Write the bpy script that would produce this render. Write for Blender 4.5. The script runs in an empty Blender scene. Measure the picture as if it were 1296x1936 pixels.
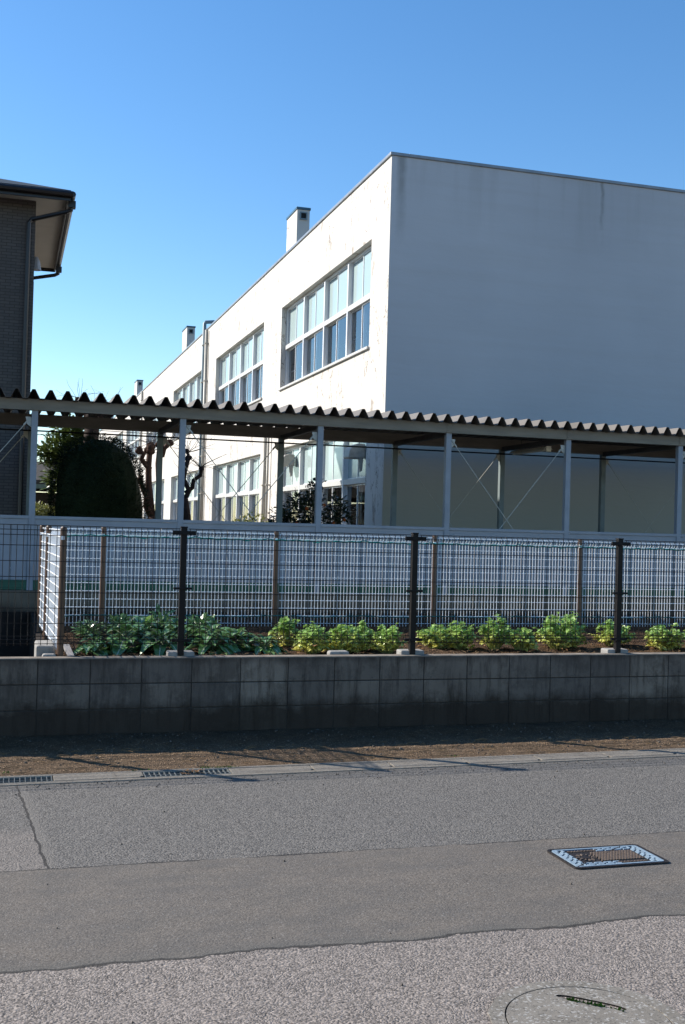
import bpy, math, random
import numpy as np
from mathutils import Vector, Matrix
random.seed(7); rng = np.random.default_rng(7)
R = math.radians
scene = bpy.context.scene
COL = scene.collection

# ------------------------------------------------------------------ camera
cam_d = bpy.data.cameras.new('camera'); cam = bpy.data.objects.new('camera', cam_d); COL.objects.link(cam)
CM = [[0.9572283, 0.0306226, 0.2877085], [-0.2880245, 0.0063702, 0.9576018], [0.0274915, -0.9995107, 0.0149178]]
mw = Matrix(((CM[0][0], -CM[0][1], -CM[0][2], 0), (CM[1][0], -CM[1][1], -CM[1][2], 0),
             (CM[2][0], -CM[2][1], -CM[2][2], 1.72), (0, 0, 0, 1)))
cam.matrix_world = mw
cam_d.sensor_fit = 'VERTICAL'; cam_d.sensor_height = 24.0
cam_d.lens = 2104.55 / 1936 * 24.0
cam_d.clip_start = 0.1; cam_d.clip_end = 6000
scene.camera = cam

# ------------------------------------------------------------------ world, sun, exposure
SUN_AZ = R(-54.0); SUN_EL = R(31.2)
world = bpy.data.worlds.new('World'); scene.world = world; world.use_nodes = True
wn = world.node_tree; wn.nodes.clear()
sky = wn.nodes.new('ShaderNodeTexSky'); sky.sky_type = 'NISHITA'; sky.sun_disc = False
sky.sun_elevation = SUN_EL; sky.sun_rotation = SUN_AZ
sky.altitude = 0; sky.air_density = 1.0; sky.dust_density = 0.15; sky.ozone_density = 2.5
bg = wn.nodes.new('ShaderNodeBackground'); bg.inputs[1].default_value = 0.110
wo = wn.nodes.new('ShaderNodeOutputWorld')
hs = wn.nodes.new('ShaderNodeHueSaturation'); hs.inputs['Saturation'].default_value = 1.24; hs.inputs['Hue'].default_value = .501
wn.links.new(sky.outputs[0], hs.inputs['Color']); wn.links.new(hs.outputs[0], bg.inputs[0]); wn.links.new(bg.outputs[0], wo.inputs[0])
sd = bpy.data.lights.new('sun', 'SUN'); so = bpy.data.objects.new('sun', sd); COL.objects.link(so)
sd.energy = 5.0; sd.angle = R(0.53); sd.color = (1.0, 0.945, 0.86)
sv = Vector((math.sin(SUN_AZ) * math.cos(SUN_EL), math.cos(SUN_AZ) * math.cos(SUN_EL), math.sin(SUN_EL)))
so.rotation_euler = sv.to_track_quat('Z', 'Y').to_euler(); so.location = (-20, 20, 30)
scene.view_settings.view_transform = 'Standard'; scene.view_settings.look = 'None'
scene.view_settings.exposure = 0.85; scene.view_settings.gamma = 1.0
scene.cycles.max_bounces = 8; scene.cycles.transparent_max_bounces = 12

# ------------------------------------------------------------------ helpers
class MB:
    def __init__(s): s.v = []; s.f = []; s.uv = []; s.useuv = False
    def vert(s, p, uv=(0, 0)): s.v.append(tuple(p)); s.uv.append(uv); return len(s.v) - 1
    def face(s, idx): s.f.append(tuple(idx))
    def quad(s, a, b, c, d):
        i = [s.vert(p) for p in (a, b, c, d)]; s.face(i)
    def box(s, x0, x1, y0, y1, z0, z1):
        b = len(s.v)
        for p in ((x0, y0, z0), (x1, y0, z0), (x1, y1, z0), (x0, y1, z0), (x0, y0, z1), (x1, y0, z1), (x1, y1, z1), (x0, y1, z1)): s.vert(p)
        for f in ((3, 2, 1, 0), (4, 5, 6, 7), (0, 1, 5, 4), (1, 2, 6, 5), (2, 3, 7, 6), (3, 0, 4, 7)): s.face([b + k for k in f])
        return s
    def bar(s, p, q, w, h=None, up=(0, 0, 1)):
        h = h or w; p = Vector(p); q = Vector(q); d = (q - p).normalized(); u = Vector(up)
        if abs(d.dot(u)) > .98: u = Vector((0, 1, 0))
        a = d.cross(u).normalized() * w / 2; c = a.normalized().cross(d).normalized() * h / 2
        b = len(s.v)
        for e in (p, q):
            for k in ((-1, -1), (1, -1), (1, 1), (-1, 1)): s.vert(e + a * k[0] + c * k[1])
        for f in ((0, 1, 2, 3), (7, 6, 5, 4), (1, 0, 4, 5), (2, 1, 5, 6), (3, 2, 6, 7), (0, 3, 7, 4)): s.face([b + k for k in f])
        return s
    def tube(s, pts, r, n=6, cap=True):
        pts = [Vector(p) for p in pts]; rs = r if isinstance(r, (list, tuple)) else [r] * len(pts)
        rings = []; prev = None
        for i, p in enumerate(pts):
            d = (pts[min(i + 1, len(pts) - 1)] - pts[max(i - 1, 0)]).normalized()
            u = prev if prev is not None else (Vector((0, 0, 1)) if abs(d.z) < .9 else Vector((1, 0, 0)))
            a = (u - d * u.dot(d))
            a = a.normalized() if a.length > 1e-6 else d.orthogonal().normalized()
            prev = a; c = d.cross(a); ring = []
            for k in range(n):
                t = 2 * math.pi * k / n
                ring.append(s.vert(p + (a * math.cos(t) + c * math.sin(t)) * rs[i], (k / n, i)))
            rings.append(ring)
        for A, B in zip(rings[:-1], rings[1:]):
            for k in range(n): s.face((A[k], A[(k + 1) % n], B[(k + 1) % n], B[k]))
        if cap: s.face(rings[0][::-1]); s.face(rings[-1])
        return s
    def prism(s, poly, axis, a, b):
        def P(u, v, t): return {'x': (t, u, v), 'y': (u, t, v), 'z': (u, v, t)}[axis]
        n = len(poly); i0 = [s.vert(P(u, v, a)) for u, v in poly]; i1 = [s.vert(P(u, v, b)) for u, v in poly]
        s.face(i0[::-1]); s.face(i1)
        for k in range(n): s.face((i0[k], i0[(k + 1) % n], i1[(k + 1) % n], i1[k]))
        return s
    def leaf(s, base, d, up, L, W, droop=.3, nseg=3, fold=.25, wav=0.0):
        d = Vector(d).normalized(); side = d.cross(Vector(up))
        side = side.normalized() if side.length > 1e-4 else d.orthogonal().normalized()
        nrm = side.cross(d).normalized(); s.useuv = True; rows = []
        for i in range(nseg + 1):
            t = i / nseg; w = W * (math.sin(math.pi * min(1, .12 + t * .88) ** .85)) * .5 + W * .02
            c = Vector(base) + d * (L * t) - Vector((0, 0, 1)) * (droop * L * t * t)
            row = []
            for k in (-1, 0, 1):
                o = side * (w * k) + nrm * (fold * w * abs(k))
                if wav: o = o + nrm * (random.uniform(-wav, wav) * W * abs(k)) + side * (random.uniform(-wav, wav) * W * .5 * k)
                row.append(s.vert(c + o, (.5 + .5 * k, t)))
            rows.append(row)
        for A, B in zip(rows[:-1], rows[1:]):
            s.face((A[0], A[1], B[1], B[0])); s.face((A[1], A[2], B[2], B[1]))
        return s
    def build(s, name, mat, parent=None, smooth=False, bevel=0, origin=None):
        me = bpy.data.meshes.new(name)
        org = Vector(origin) if origin is not None else (root_loc(parent) if parent else Vector((0, 0, 0)))
        V = np.array(s.v, float) - np.array(org)
        me.from_pydata(V.tolist(), [], s.f); me.materials.append(mat)
        if s.useuv:
            uvl = me.uv_layers.new(name='UVMap'); li = np.zeros(len(me.loops), dtype=np.int32)
            me.loops.foreach_get('vertex_index', li)
            uvl.data.foreach_set('uv', np.array(s.uv, np.float32)[li].ravel())
        if smooth: me.polygons.foreach_set('use_smooth', [True] * len(me.polygons))
        o = bpy.data.objects.new(name, me); COL.objects.link(o)
        if parent: o.parent = parent
        elif origin is not None: o.location = org
        if bevel:
            m = o.modifiers.new('bevel', 'BEVEL'); m.width = bevel; m.segments = 2; m.limit_method = 'ANGLE'
        return o
def root_loc(o):
    v = Vector((0, 0, 0))
    while o: v += o.location; o = o.parent
    return v
def tag(o, label=None, cat=None, group=None, kind=None):
    if label: o['label'] = label
    if cat: o['category'] = cat
    if group: o['group'] = group
    if kind: o['kind'] = kind
    return o
def thing(name, label, cat, loc=(0, 0, 0), group=None):
    o = bpy.data.objects.new(name, None); o.empty_display_size = .1; COL.objects.link(o); o.location = loc
    return tag(o, label, cat, group)
def copy_tree(o, loc=None, label=None, rz=0, sc=None, parent=None):
    c = o.copy(); COL.objects.link(c)
    if parent: c.parent = parent
    if loc is not None: c.location = loc
    if label: c['label'] = label
    if rz: c.rotation_euler = (0, 0, rz)
    if sc: c.scale = sc
    for ch in list(o.children): copy_tree(ch, parent=c)
    return c
def struct(o): o['kind'] = 'structure'; return o

# ------------------------------------------------------------------ materials
class N:
    def __init__(s, name, rough=.7, spec=.3, metal=0):
        s.m = bpy.data.materials.new(name); s.m.use_nodes = True; s.t = s.m.node_tree; s.t.nodes.clear()
        s.b = s.new('ShaderNodeBsdfPrincipled'); s.o = s.new('ShaderNodeOutputMaterial')
        s.t.links.new(s.b.outputs[0], s.o.inputs[0])
        s.b.inputs['Roughness'].default_value = rough; s.b.inputs['Specular IOR Level'].default_value = spec
        s.b.inputs['Metallic'].default_value = metal
        s.geo = s.new('ShaderNodeNewGeometry'); s.P = s.geo.outputs['Position']
    def new(s, t): return s.t.nodes.new(t)
    def put(s, sock, v):
        if hasattr(v, 'links'): s.t.links.new(v, sock)
        else:
            if isinstance(v, tuple) and len(v) == 3 and sock.type == 'RGBA': v = (*v, 1)
            sock.default_value = v
    def noise(s, scale, detail=3, vec=None, stretch=None, rough=.55, out='Fac'):
        n = s.new('ShaderNodeTexNoise'); n.inputs['Scale'].default_value = scale; n.inputs['Detail'].default_value = detail
        n.inputs['Roughness'].default_value = rough; s.t.links.new(s.vec(vec, stretch), n.inputs['Vector']); return n.outputs[out]
    def vec(s, vec, stretch):
        v = vec if vec is not None else s.P
        if stretch:
            mp = s.new('ShaderNodeMapping'); mp.inputs['Scale'].default_value = stretch; s.t.links.new(v, mp.inputs[0]); v = mp.outputs[0]
        return v
    def vor(s, scale, feature='F1', out='Distance', stretch=None, rand=1.0):
        n = s.new('ShaderNodeTexVoronoi'); n.feature = feature; n.inputs['Scale'].default_value = scale
        n.inputs['Randomness'].default_value = rand
        s.t.links.new(s.vec(None, stretch), n.inputs['Vector']); return n.outputs[out]
    def math(s, op, a, b=0.0, clamp=False):
        n = s.new('ShaderNodeMath'); n.operation = op; n.use_clamp = clamp; s.put(n.inputs[0], a); s.put(n.inputs[1], b); return n.outputs[0]
    def mix(s, f, a, b, mode='MIX'):
        n = s.new('ShaderNodeMix'); n.data_type = 'RGBA'; n.blend_type = mode; n.clamp_factor = True
        s.put(n.inputs[0], f); s.put(n.inputs[6], a); s.put(n.inputs[7], b); return n.outputs[2]
    def ramp(s, f, lo, hi):
        n = s.new('ShaderNodeMapRange'); n.inputs[1].default_value = lo; n.inputs[2].default_value = hi; s.put(n.inputs[0], f); return n.outputs[0]
    def xyz(s):
        n = s.new('ShaderNodeSeparateXYZ'); s.t.links.new(s.P, n.inputs[0]); return n.outputs
    K = .6
    def col(s, c, k=None): s.put(s.b.inputs['Base Color'], s.mix(1.0, c, (k or s.K,) * 3, 'MULTIPLY')); return s
    def rough(s, c): s.put(s.b.inputs['Roughness'], c); return s
    def bump(s, h, strength=.3, dist=.01):
        n = s.new('ShaderNodeBump'); n.inputs['Strength'].default_value = strength; n.inputs['Distance'].default_value = dist
        s.put(n.inputs['Height'], h); s.t.links.new(n.outputs[0], s.b.inputs['Normal']); return s

def simple(name, c, rough=.6, spec=.3, metal=0, var=.25, scale=6, bump=0, bscale=60, stretch=None, k=None):
    n = N(name, rough, spec, metal); dark = tuple(x * (1 - var) for x in c); light = tuple(min(1, x * (1 + var * .6)) for x in c)
    n.col(n.mix(n.ramp(n.noise(scale, 4, stretch=stretch), .3, .7), dark, light), k)
    if bump: n.bump(n.noise(bscale, 3), bump, .004)
    return n.m

M = {}
M['metal_gray'] = simple('galvanised_paint', (.46, .50, .56), .5, .4, 0, .12, 3)
M['post_paint'] = simple('pale_post_paint', (.42, .47, .54), .45, .4, 0, .12, 5)
M['beam_paint'] = simple('olive_beam_paint', (.36, .32, .26), .5, .3, 0, .2, 2.5, stretch=(1, 1, 6))
M['back_post_paint'] = simple('back_post_paint', (.27, .33, .34), .5, .35, 0, .2, 4)
M['steel_dark'] = simple('dark_purlin_steel', (.13, .125, .12), .6, .3, 0, .3, 4)
M['brace'] = simple('galvanised_rod', (.42, .42, .38), .5, .5, .1, .2, 20, k=1.0)
M['black_fence'] = simple('dark_brown_fence_coating', (.012, .010, .010), .5, .2, 0, .3, 30)
M['silver_mesh'] = simple('pale_mesh_wire', (.88, .89, .90), .35, .6, 0, .08, 20, k=1.0)
M['brown_post'] = simple('brown_post_paint', (.17, .085, .045), .45, .5, 0, .3, 12, stretch=(4, 4, .6))
M['teal'] = simple('teal_rope', (.02, .42, .36), .6, .3, 0, .3, 30)
M['dark_teal'] = simple('dark_teal_cord', (.01, .16, .17), .6, .3, 0, .3, 30)
M['green_paint'] = simple('green_skirting_paint', (.03, .16, .10), .5, .4, 0, .3, 5, stretch=(.3, 1, 8))
M['alu'] = simple('white_window_aluminium', (.80, .80, .80), .35, .5, 0, .06, 3, k=.85)
M['white_paint'] = simple('white_transom_paint', (.80, .79, .75), .5, .4, 0, .1, 3)
M['cap_metal'] = simple('parapet_cap_metal', (.40, .42, .45), .35, .5, .3, .2, 4)
M['cap_dark'] = simple('flue_cap_blue_metal', (.06, .16, .24), .35, .5, .3, .2, 4)
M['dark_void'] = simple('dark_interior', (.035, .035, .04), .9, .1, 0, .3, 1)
M['brown_gutter'] = simple('dark_brown_gutter', (.022, .017, .018), .35, .5, 0, .2, 8)
M['soffit'] = simple('cream_soffit', (.50, .46, .41), .7, .2, 0, .06, 3, k=1.0)
M['roof_tile'] = simple('dark_roof_slate', (.06, .075, .08), .6, .3, 0, .4, 9)
M['bark'] = simple('rough_bark', (.13, .075, .055), .9, .1, 0, .5, 18, .8, 40, stretch=(3, 3, .7))
M['dark_bark'] = simple('dark_bark', (.07, .05, .042), .9, .1, 0, .5, 18, .8, 40, stretch=(3, 3, .7))
M['pipe'] = simple('cream_drainpipe', (.62, .58, .50), .45, .4, 0, .12, 3)
M['pipe_blue'] = simple('grey_blue_conduit', (.30, .40, .46), .45, .4, 0, .15, 3)
M['hood'] = simple('beige_vent_hood', (.42, .39, .34), .5, .3, 0, .2, 12, k=.9)
M['orange'] = simple('orange_fruit', (.62, .13, .02), .5, .4, 0, .2, 30)
M['iron'] = simple('cast_iron', (.055, .045, .042), .5, .5, .4, .5, 60, .5, 200)
M['iron_tan'] = simple('worn_cast_iron_relief', (.22, .165, .13), .55, .4, .1, .4, 80, .4, 200)
M['pale_blue'] = simple('pale_blue_lid_paint', (.34, .46, .57), .6, .3, 0, .22, 45)
M['grate'] = simple('galvanised_grate', (.42, .44, .42), .45, .5, .5, .35, 50)
M['conc_white'] = simple('pale_concrete_block', (.47, .45, .42), .85, .15, 0, .25, 14, .5, 90)
M['wood'] = simple('weathered_board', (.55, .51, .48), .8, .2, 0, .35, 14, .4, 60, stretch=(6, .6, 6))
M['lamp_white'] = simple('lamp_reflector_enamel', (.80, .76, .66), .4, .5, 0, .06, 5, k=1.0)
M['drape'] = simple('white_curtain_cloth', (.86, .87, .88), .9, .1, 0, .08, 3, k=1.0)
M['wire'] = simple('black_cable', (.012, .012, .013), .6, .3)
M['rough_dark'] = simple('soil_stain_slot_shade_concrete', (.055, .045, .040), .95, .1, 0, .45, 3, .6, 30)
M['far_wall'] = simple('far_grey_wall', (.11, .10, .09), .9, .1, 0, .2, 1)
M['far_green'] = simple('far_green_gutter', (.24, .36, .30), .6, .3)

def m_facade():
    n = N('weathered_white_render', .9, .1); x = n.xyz()
    big = n.ramp(n.noise(.45, 4, stretch=(1, 1, .5)), .35, .75)
    base = n.mix(big, (.86, .815, .75), (.79, .745, .69))
    streak = n.ramp(n.noise(1.0, 5, stretch=(2.4, 2.4, .22), rough=.65), .56, .74)
    base = n.mix(n.math('MULTIPLY', streak, .42), base, (.50, .43, .35))
    # flaking patches
    a = n.noise(1.9, 8, stretch=(1.3, 1.3, .55), rough=.72); b = n.noise(.35, 2)
    chips = n.math('MULTIPLY', n.ramp(a, .60, .63), n.ramp(b, .44, .54))
    base = n.mix(n.math('MULTIPLY', chips, .7), base, (.36, .30, .245))
    # fine vertical cracks near corner
    c = n.noise(2.2, 6, stretch=(1, 1, .35), rough=.6)
    crack = n.math('LESS_THAN', n.math('ABSOLUTE', n.math('SUBTRACT', c, .5)), .006)
    near = n.ramp(n.noise(.5, 2), .44, .54)
    base = n.mix(n.math('MULTIPLY', n.math('MULTIPLY', crack, near), .9), base, (.28, .23, .19))
    # grimy wash near the base
    g = n.math('MULTIPLY', n.ramp(n.math('ADD', x[2], n.math('MULTIPLY', n.noise(1.4, 4), 1.2)), 2.3, 1.3), .5)
    base = n.mix(g, base, (.42, .37, .31))
    n.col(base, .68); n.bump(n.math('ADD', n.noise(9, 6), n.math('MULTIPLY', chips, -.6)), .35, .012)
    return n.m
M['facade'] = m_facade()
def m_gable():
    n = N('grey_white_render', .92, .08); x = n.xyz()
    base = n.mix(n.ramp(n.noise(.35, 4), .3, .7), (.58, .58, .60), (.51, .51, .53))
    band = n.ramp(n.noise(1.2, 5, stretch=(.25, 1, 5)), .45, .8)
    base = n.mix(n.math('MULTIPLY', band, .2), base, (.43, .40, .37))
    top = n.math('MULTIPLY', n.ramp(x[2], 6.6, 8.0), n.ramp(n.noise(1.6, 5, stretch=(2.2, 1, .15)), .50, .72))
    base = n.mix(n.math('MULTIPLY', top, .25), base, (.25, .24, .21))
    for X0, w, zb in ((6.17, .11, 6.5), (9.95, .05, 6.9)):
        d = n.math('ABSOLUTE', n.math('SUBTRACT', n.math('ADD', x[0], n.math('MULTIPLY', n.noise(3, 3), .12)), X0 + .06))
        k = n.math('MULTIPLY', n.ramp(d, w, w * .2), n.ramp(n.math('ADD', x[2], n.math('MULTIPLY', n.noise(5, 4), 1.1)), zb + .5, 8.4))
        base = n.mix(n.math('MULTIPLY', k, .5), base, (.16, .16, .14))
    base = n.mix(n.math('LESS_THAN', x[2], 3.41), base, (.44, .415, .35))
    n.col(base, .92); n.bump(n.math('ADD', n.noise(7, 6, stretch=(.6, 1, 2)), n.math('MULTIPLY', n.noise(60, 3), .2)), .35, .012)
    return n.m
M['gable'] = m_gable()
def m_road():
    n = N('worn_asphalt', .88, .22); x = n.xyz()
    wob = n.math('MULTIPLY', n.math('SUBTRACT', n.noise(1.6, 3), .5), .16)
    wob2 = n.math('MULTIPLY', n.math('SUBTRACT', n.noise(14, 3), .5), .05)
    yw = n.math('ADD', n.math('ADD', x[1], wob), wob2)
    nearm = n.math('LESS_THAN', yw, 4.42)
    farm = n.math('GREATER_THAN', n.math('ADD', x[1], wob2), 5.69)
    cell = n.vor(125, out='Color'); sep = n.new('ShaderNodeSeparateColor'); n.t.links.new(cell, sep.inputs[0])
    dist = n.mix(n.ramp(n.noise(6, 3), .4, .6), n.vor(125), n.vor(82)) ; cell2 = n.vor(210, out='Color'); sep2 = n.new('ShaderNodeSeparateColor'); n.t.links.new(cell2, sep2.inputs[0])
    blot = n.ramp(n.noise(.9, 6, stretch=(.6, 1.4, 1), rough=.65), .32, .68); blot2 = n.ramp(n.noise(4.5, 5, stretch=(.7, 1.3, 1), rough=.65), .38, .66)
    # middle: sandy fine worn film
    v = n.ramp(sep2.outputs[0], -.25, 1.2)
    v = n.mix(.5, v, n.ramp(sep.outputs[2], -.15, 1.1)); midc = n.mix(v, (.050, .044, .038), (.40, .345, .29)); midc = n.mix(n.math('MULTIPLY', blot, .4), midc, (.24, .215, .19))
    midc = n.mix(n.math('MULTIPLY', blot2, .45), midc, (.13, .128, .125))
    # far: blue grey open texture
    farc = n.mix(n.ramp(sep.outputs[0], -.1, 1.1), (.058, .056, .054), (.38, .35, .315)); farc = n.mix(n.math('MULTIPLY', blot2, .35), farc, (.20, .19, .178))
    # near: coarse pale pink aggregate
    nearc = n.mix(n.ramp(sep.outputs[1], -.1, 1.0), (.085, .075, .067), (.58, .495, .43)); nearc = n.mix(n.math('MULTIPLY', blot, .3), nearc, (.27, .245, .23))
    spark = n.math('GREATER_THAN', sep2.outputs[1], .975)
    c = n.mix(farm, midc, farc); c = n.mix(nearm, c, nearc); c = n.mix(n.math('MULTIPLY', spark, .35), c, (.62, .60, .57))
    # dark joints between patches
    l1 = n.math('LESS_THAN', n.math('ABSOLUTE', n.math('SUBTRACT', yw, 4.425)), n.math('MULTIPLY', n.noise(7, 3), .022))
    l2 = n.math('LESS_THAN', n.math('ABSOLUTE', n.math('SUBTRACT', n.math('ADD', x[1], wob2), 5.69)), n.math('MULTIPLY', n.ramp(n.noise(2.3, 3), .38, .75), .016))
    sx = n.math('ADD', n.math('SUBTRACT', x[0], n.math('MULTIPLY', n.math('SUBTRACT', 7.34, x[1]), .07)), n.math('MULTIPLY', n.math('SUBTRACT', n.noise(6, 5, rough=.6), .5), .05))
    l3 = n.math('MULTIPLY', n.math('LESS_THAN', n.math('ABSOLUTE', n.math('SUBTRACT', sx, .125)), n.math('MULTIPLY', n.noise(9, 3), .013)), farm)
    ex = n.math('MULTIPLY', n.math('MULTIPLY', n.ramp(sx, .20, .15), n.math('GREATER_THAN', sx, .12)), farm)
    c = n.mix(n.math('MULTIPLY', ex, .6), c, (.29, .265, .235))
    lp = n.math('MULTIPLY', n.math('MULTIPLY', n.math('LESS_THAN', sx, .12), n.ramp(x[1], 6.5, 6.3)), farm)
    c = n.mix(n.math('MULTIPLY', lp, .5), c, nearc)
    ln = n.math('MAXIMUM', n.math('MAXIMUM', l1, l3), l2)
    c = n.mix(n.math('MULTIPLY', ln, .85), c, (.045, .042, .040))
    lip = n.math('MULTIPLY', n.ramp(yw, 4.52, 4.44), n.math('GREATER_THAN', yw, 4.43))
    c = n.mix(n.math('MULTIPLY', lip, .45), c, (.17, .165, .15))
    edge = n.ramp(n.math('SUBTRACT', n.math('ADD', x[1], n.math('MULTIPLY', n.noise(10, 3), .05)), n.math('MULTIPLY', x[0], .0245)), 7.42, 7.56)
    c = n.mix(n.math('MULTIPLY', edge, .6), c, (.27, .24, .20))
    n.col(c, .55)
    amp = n.math('ADD', n.math('MULTIPLY', farm, .75), n.math('MULTIPLY', nearm, .8)); amp = n.math('ADD', amp, .45)
    dsx = n.new('ShaderNodeSeparateColor'); n.t.links.new(dist, dsx.inputs[0])
    h = n.math('MULTIPLY', n.math('SUBTRACT', 1.0, n.math('MULTIPLY', dsx.outputs[0], 1.4)), amp)
    h = n.math('ADD', h, n.math('MULTIPLY', n.noise(220, 2), .5)); h = n.math('SUBTRACT', h, n.math('MULTIPLY', ln, 1.5))
    n.bump(h, .6, .005)
    return n.m
M['road'] = m_road()
def m_soil(name, a, b, sc=1.0, wall_shade=False):
    n = N(name, .97, .1)
    c = n.mix(n.ramp(n.noise(5 * sc, 6, rough=.7), .3, .7), a, b); cell = n.vor(70 * sc, out='Color')
    sep = n.new('ShaderNodeSeparateColor'); n.t.links.new(cell, sep.inputs[0])
    c = n.mix(n.math('MULTIPLY', sep.outputs[0], .4), c, tuple(x * .5 for x in a)); c = n.mix(n.math('MULTIPLY', n.math('GREATER_THAN', sep.outputs[1], .93), .7), c, tuple(min(1, x * 2.0) for x in b))
    if wall_shade:
        x = n.xyz(); k = n.ramp(n.math('ADD', x[1], n.math('MULTIPLY', n.noise(2.5, 5), .35)), 8.52, 8.8); c = n.mix(n.math('MULTIPLY', k, .5), c, (.06, .042, .030))  # shade along the wall foot, painted into the soil colour
    n.col(c); n.bump(n.math('ADD', n.noise(30 * sc, 6, rough=.7), n.vor(70 * sc)), .9, .015); return n.m
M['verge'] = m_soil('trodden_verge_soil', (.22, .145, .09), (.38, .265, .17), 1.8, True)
M['garden'] = m_soil('garden_soil', (.085, .048, .028), (.17, .105, .06))
M['yard'] = m_soil('school_yard_sand', (.20, .17, .135), (.30, .26, .21))
def m_blocks():
    n = N('stained_concrete_block', .92, .15); x = n.xyz()
    c = n.mix(n.ramp(n.noise(1.8, 5), .3, .7), (.41, .345, .28), (.235, .19, .155))
    vz = n.ramp(n.noise(6, 5, stretch=(3, 1, .35), rough=.7), .48, .72); c = n.mix(n.math('MULTIPLY', vz, .85), c, (.060, .045, .034))
    mo = n.ramp(n.noise(3.2, 7, rough=.75), .50, .60); c = n.mix(n.math('MULTIPLY', mo, .45), c, (.085, .065, .05))
    bl = n.new('ShaderNodeTexWhiteNoise'); v = n.new('ShaderNodeVectorMath'); v.operation = 'FLOOR'
    mp = n.new('ShaderNodeMapping'); mp.inputs['Location'].default_value = (-.258 / .4, 0, -.045 / .2); mp.inputs['Scale'].default_value = (1 / .4, 0, 1 / .2)
    n.t.links.new(n.P, mp.inputs[0]); n.t.links.new(mp.outputs[0], v.inputs[0]); n.t.links.new(v.outputs[0], bl.inputs['Vector'])
    c = n.mix(n.math('MULTIPLY', bl.outputs['Value'], .55), c, (.10, .09, .088))
    wet = n.ramp(n.math('ADD', x[2], n.math('MULTIPLY', n.math('SUBTRACT', n.noise(4, 6, rough=.7), .5), .34)), .34, .22)
    c = n.mix(n.math('MULTIPLY', wet, .85), c, (.048, .036, .027))
    tp = n.math('MULTIPLY', n.ramp(n.math('ADD', x[2], n.math('MULTIPLY', n.noise(7, 5, stretch=(2, 1, .6)), .14)), .66, .72), .7)
    c = n.mix(tp, c, (.07, .055, .045))
    jr = n.math('MULTIPLY', n.ramp(n.noise(11, 5, rough=.7), .55, .7), n.ramp(n.math('ABSOLUTE', n.math('SUBTRACT', x[2], .47)), .06, .01))
    c = n.mix(n.math('MULTIPLY', jr, .7), c, (.055, .05, .042))
    n.col(c, .62); pit = n.ramp(n.vor(75), .0, .35)
    n.bump(n.math('ADD', n.noise(45, 5, rough=.7), n.math('MULTIPLY', pit, .5)), .6, .006); return n.m
M['blocks'] = m_blocks()
M['mortar'] = simple('dark_mortar', (.085, .075, .065), .95, .1, 0, .3, 20, .5, 90)
M['coping'] = simple('wall_top_mortar', (.36, .31, .26), .95, .1, 0, .4, 9, .6, 60)
def m_conc(name, a, b, bl=.6):
    n = N(name, .9, .15); c = n.mix(n.ramp(n.noise(7, 6, rough=.7), .3, .7), a, b)
    cell = n.vor(120, out='Color'); sep = n.new('ShaderNodeSeparateColor'); n.t.links.new(cell, sep.inputs[0])
    c = n.mix(n.math('MULTIPLY', n.math('GREATER_THAN', sep.outputs[0], .86), bl), c, (.62, .60, .56)); c = n.mix(n.math('MULTIPLY', n.math('GREATER_THAN', sep.outputs[1], .9), .5), c, (.09, .085, .08))
    n.col(c); n.bump(n.noise(60, 5, rough=.7), .5, .005); return n.m
M['kerb'] = m_conc('gutter_concrete', (.27, .235, .19), (.39, .345, .285), .3)
M['round_conc'] = m_conc('exposed_aggregate_concrete', (.25, .225, .19), (.36, .325, .28), .6)
def m_corr():
    n = N('grey_corrugated_panel', .6, .3); c = n.mix(n.ramp(n.noise(1.5, 5, stretch=(3, .4, 1)), .3, .7), (.12, .105, .095), (.20, .178, .165)); n.col(c); return n.m
M['corr'] = m_corr()
def m_base():
    n = N('beige_foundation_concrete', .95, .1); x = n.xyz()
    c = n.mix(n.ramp(n.noise(2.5, 5), .3, .7), (.30, .26, .20), (.20, .17, .13)); d = n.ramp(n.math('ADD', x[2], n.math('MULTIPLY', n.noise(3, 5), .2)), .82, .68)
    n.col(n.mix(n.math('MULTIPLY', d, .8), c, (.06, .05, .042))); return n.m
M['base'] = m_base()
def m_tile_wall():
    n = N('grey_brown_tile_siding', .75, .2); x = n.xyz()
    br = n.new('ShaderNodeTexBrick'); mp = n.new('ShaderNodeMapping'); mp.inputs['Rotation'].default_value = (R(90), 0, 0)
    n.t.links.new(n.P, mp.inputs[0]); n.t.links.new(mp.outputs[0], br.inputs[0])
    br.inputs['Scale'].default_value = 1; br.inputs['Brick Width'].default_value = .16; br.inputs['Row Height'].default_value = .052
    br.inputs['Mortar Size'].default_value = .006; br.inputs['Color1'].default_value = (.19, .165, .15, 1); br.inputs['Color2'].default_value = (.15, .13, .12, 1); br.inputs['Mortar'].default_value = (.09, .078, .07, 1)
    n.col(n.mix(n.math('MULTIPLY', n.noise(2, 3), .3), br.outputs[0], (.13, .10, .08))); n.bump(br.outputs['Fac'], -.5, .006); return n.m
M['siding'] = m_tile_wall()
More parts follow.
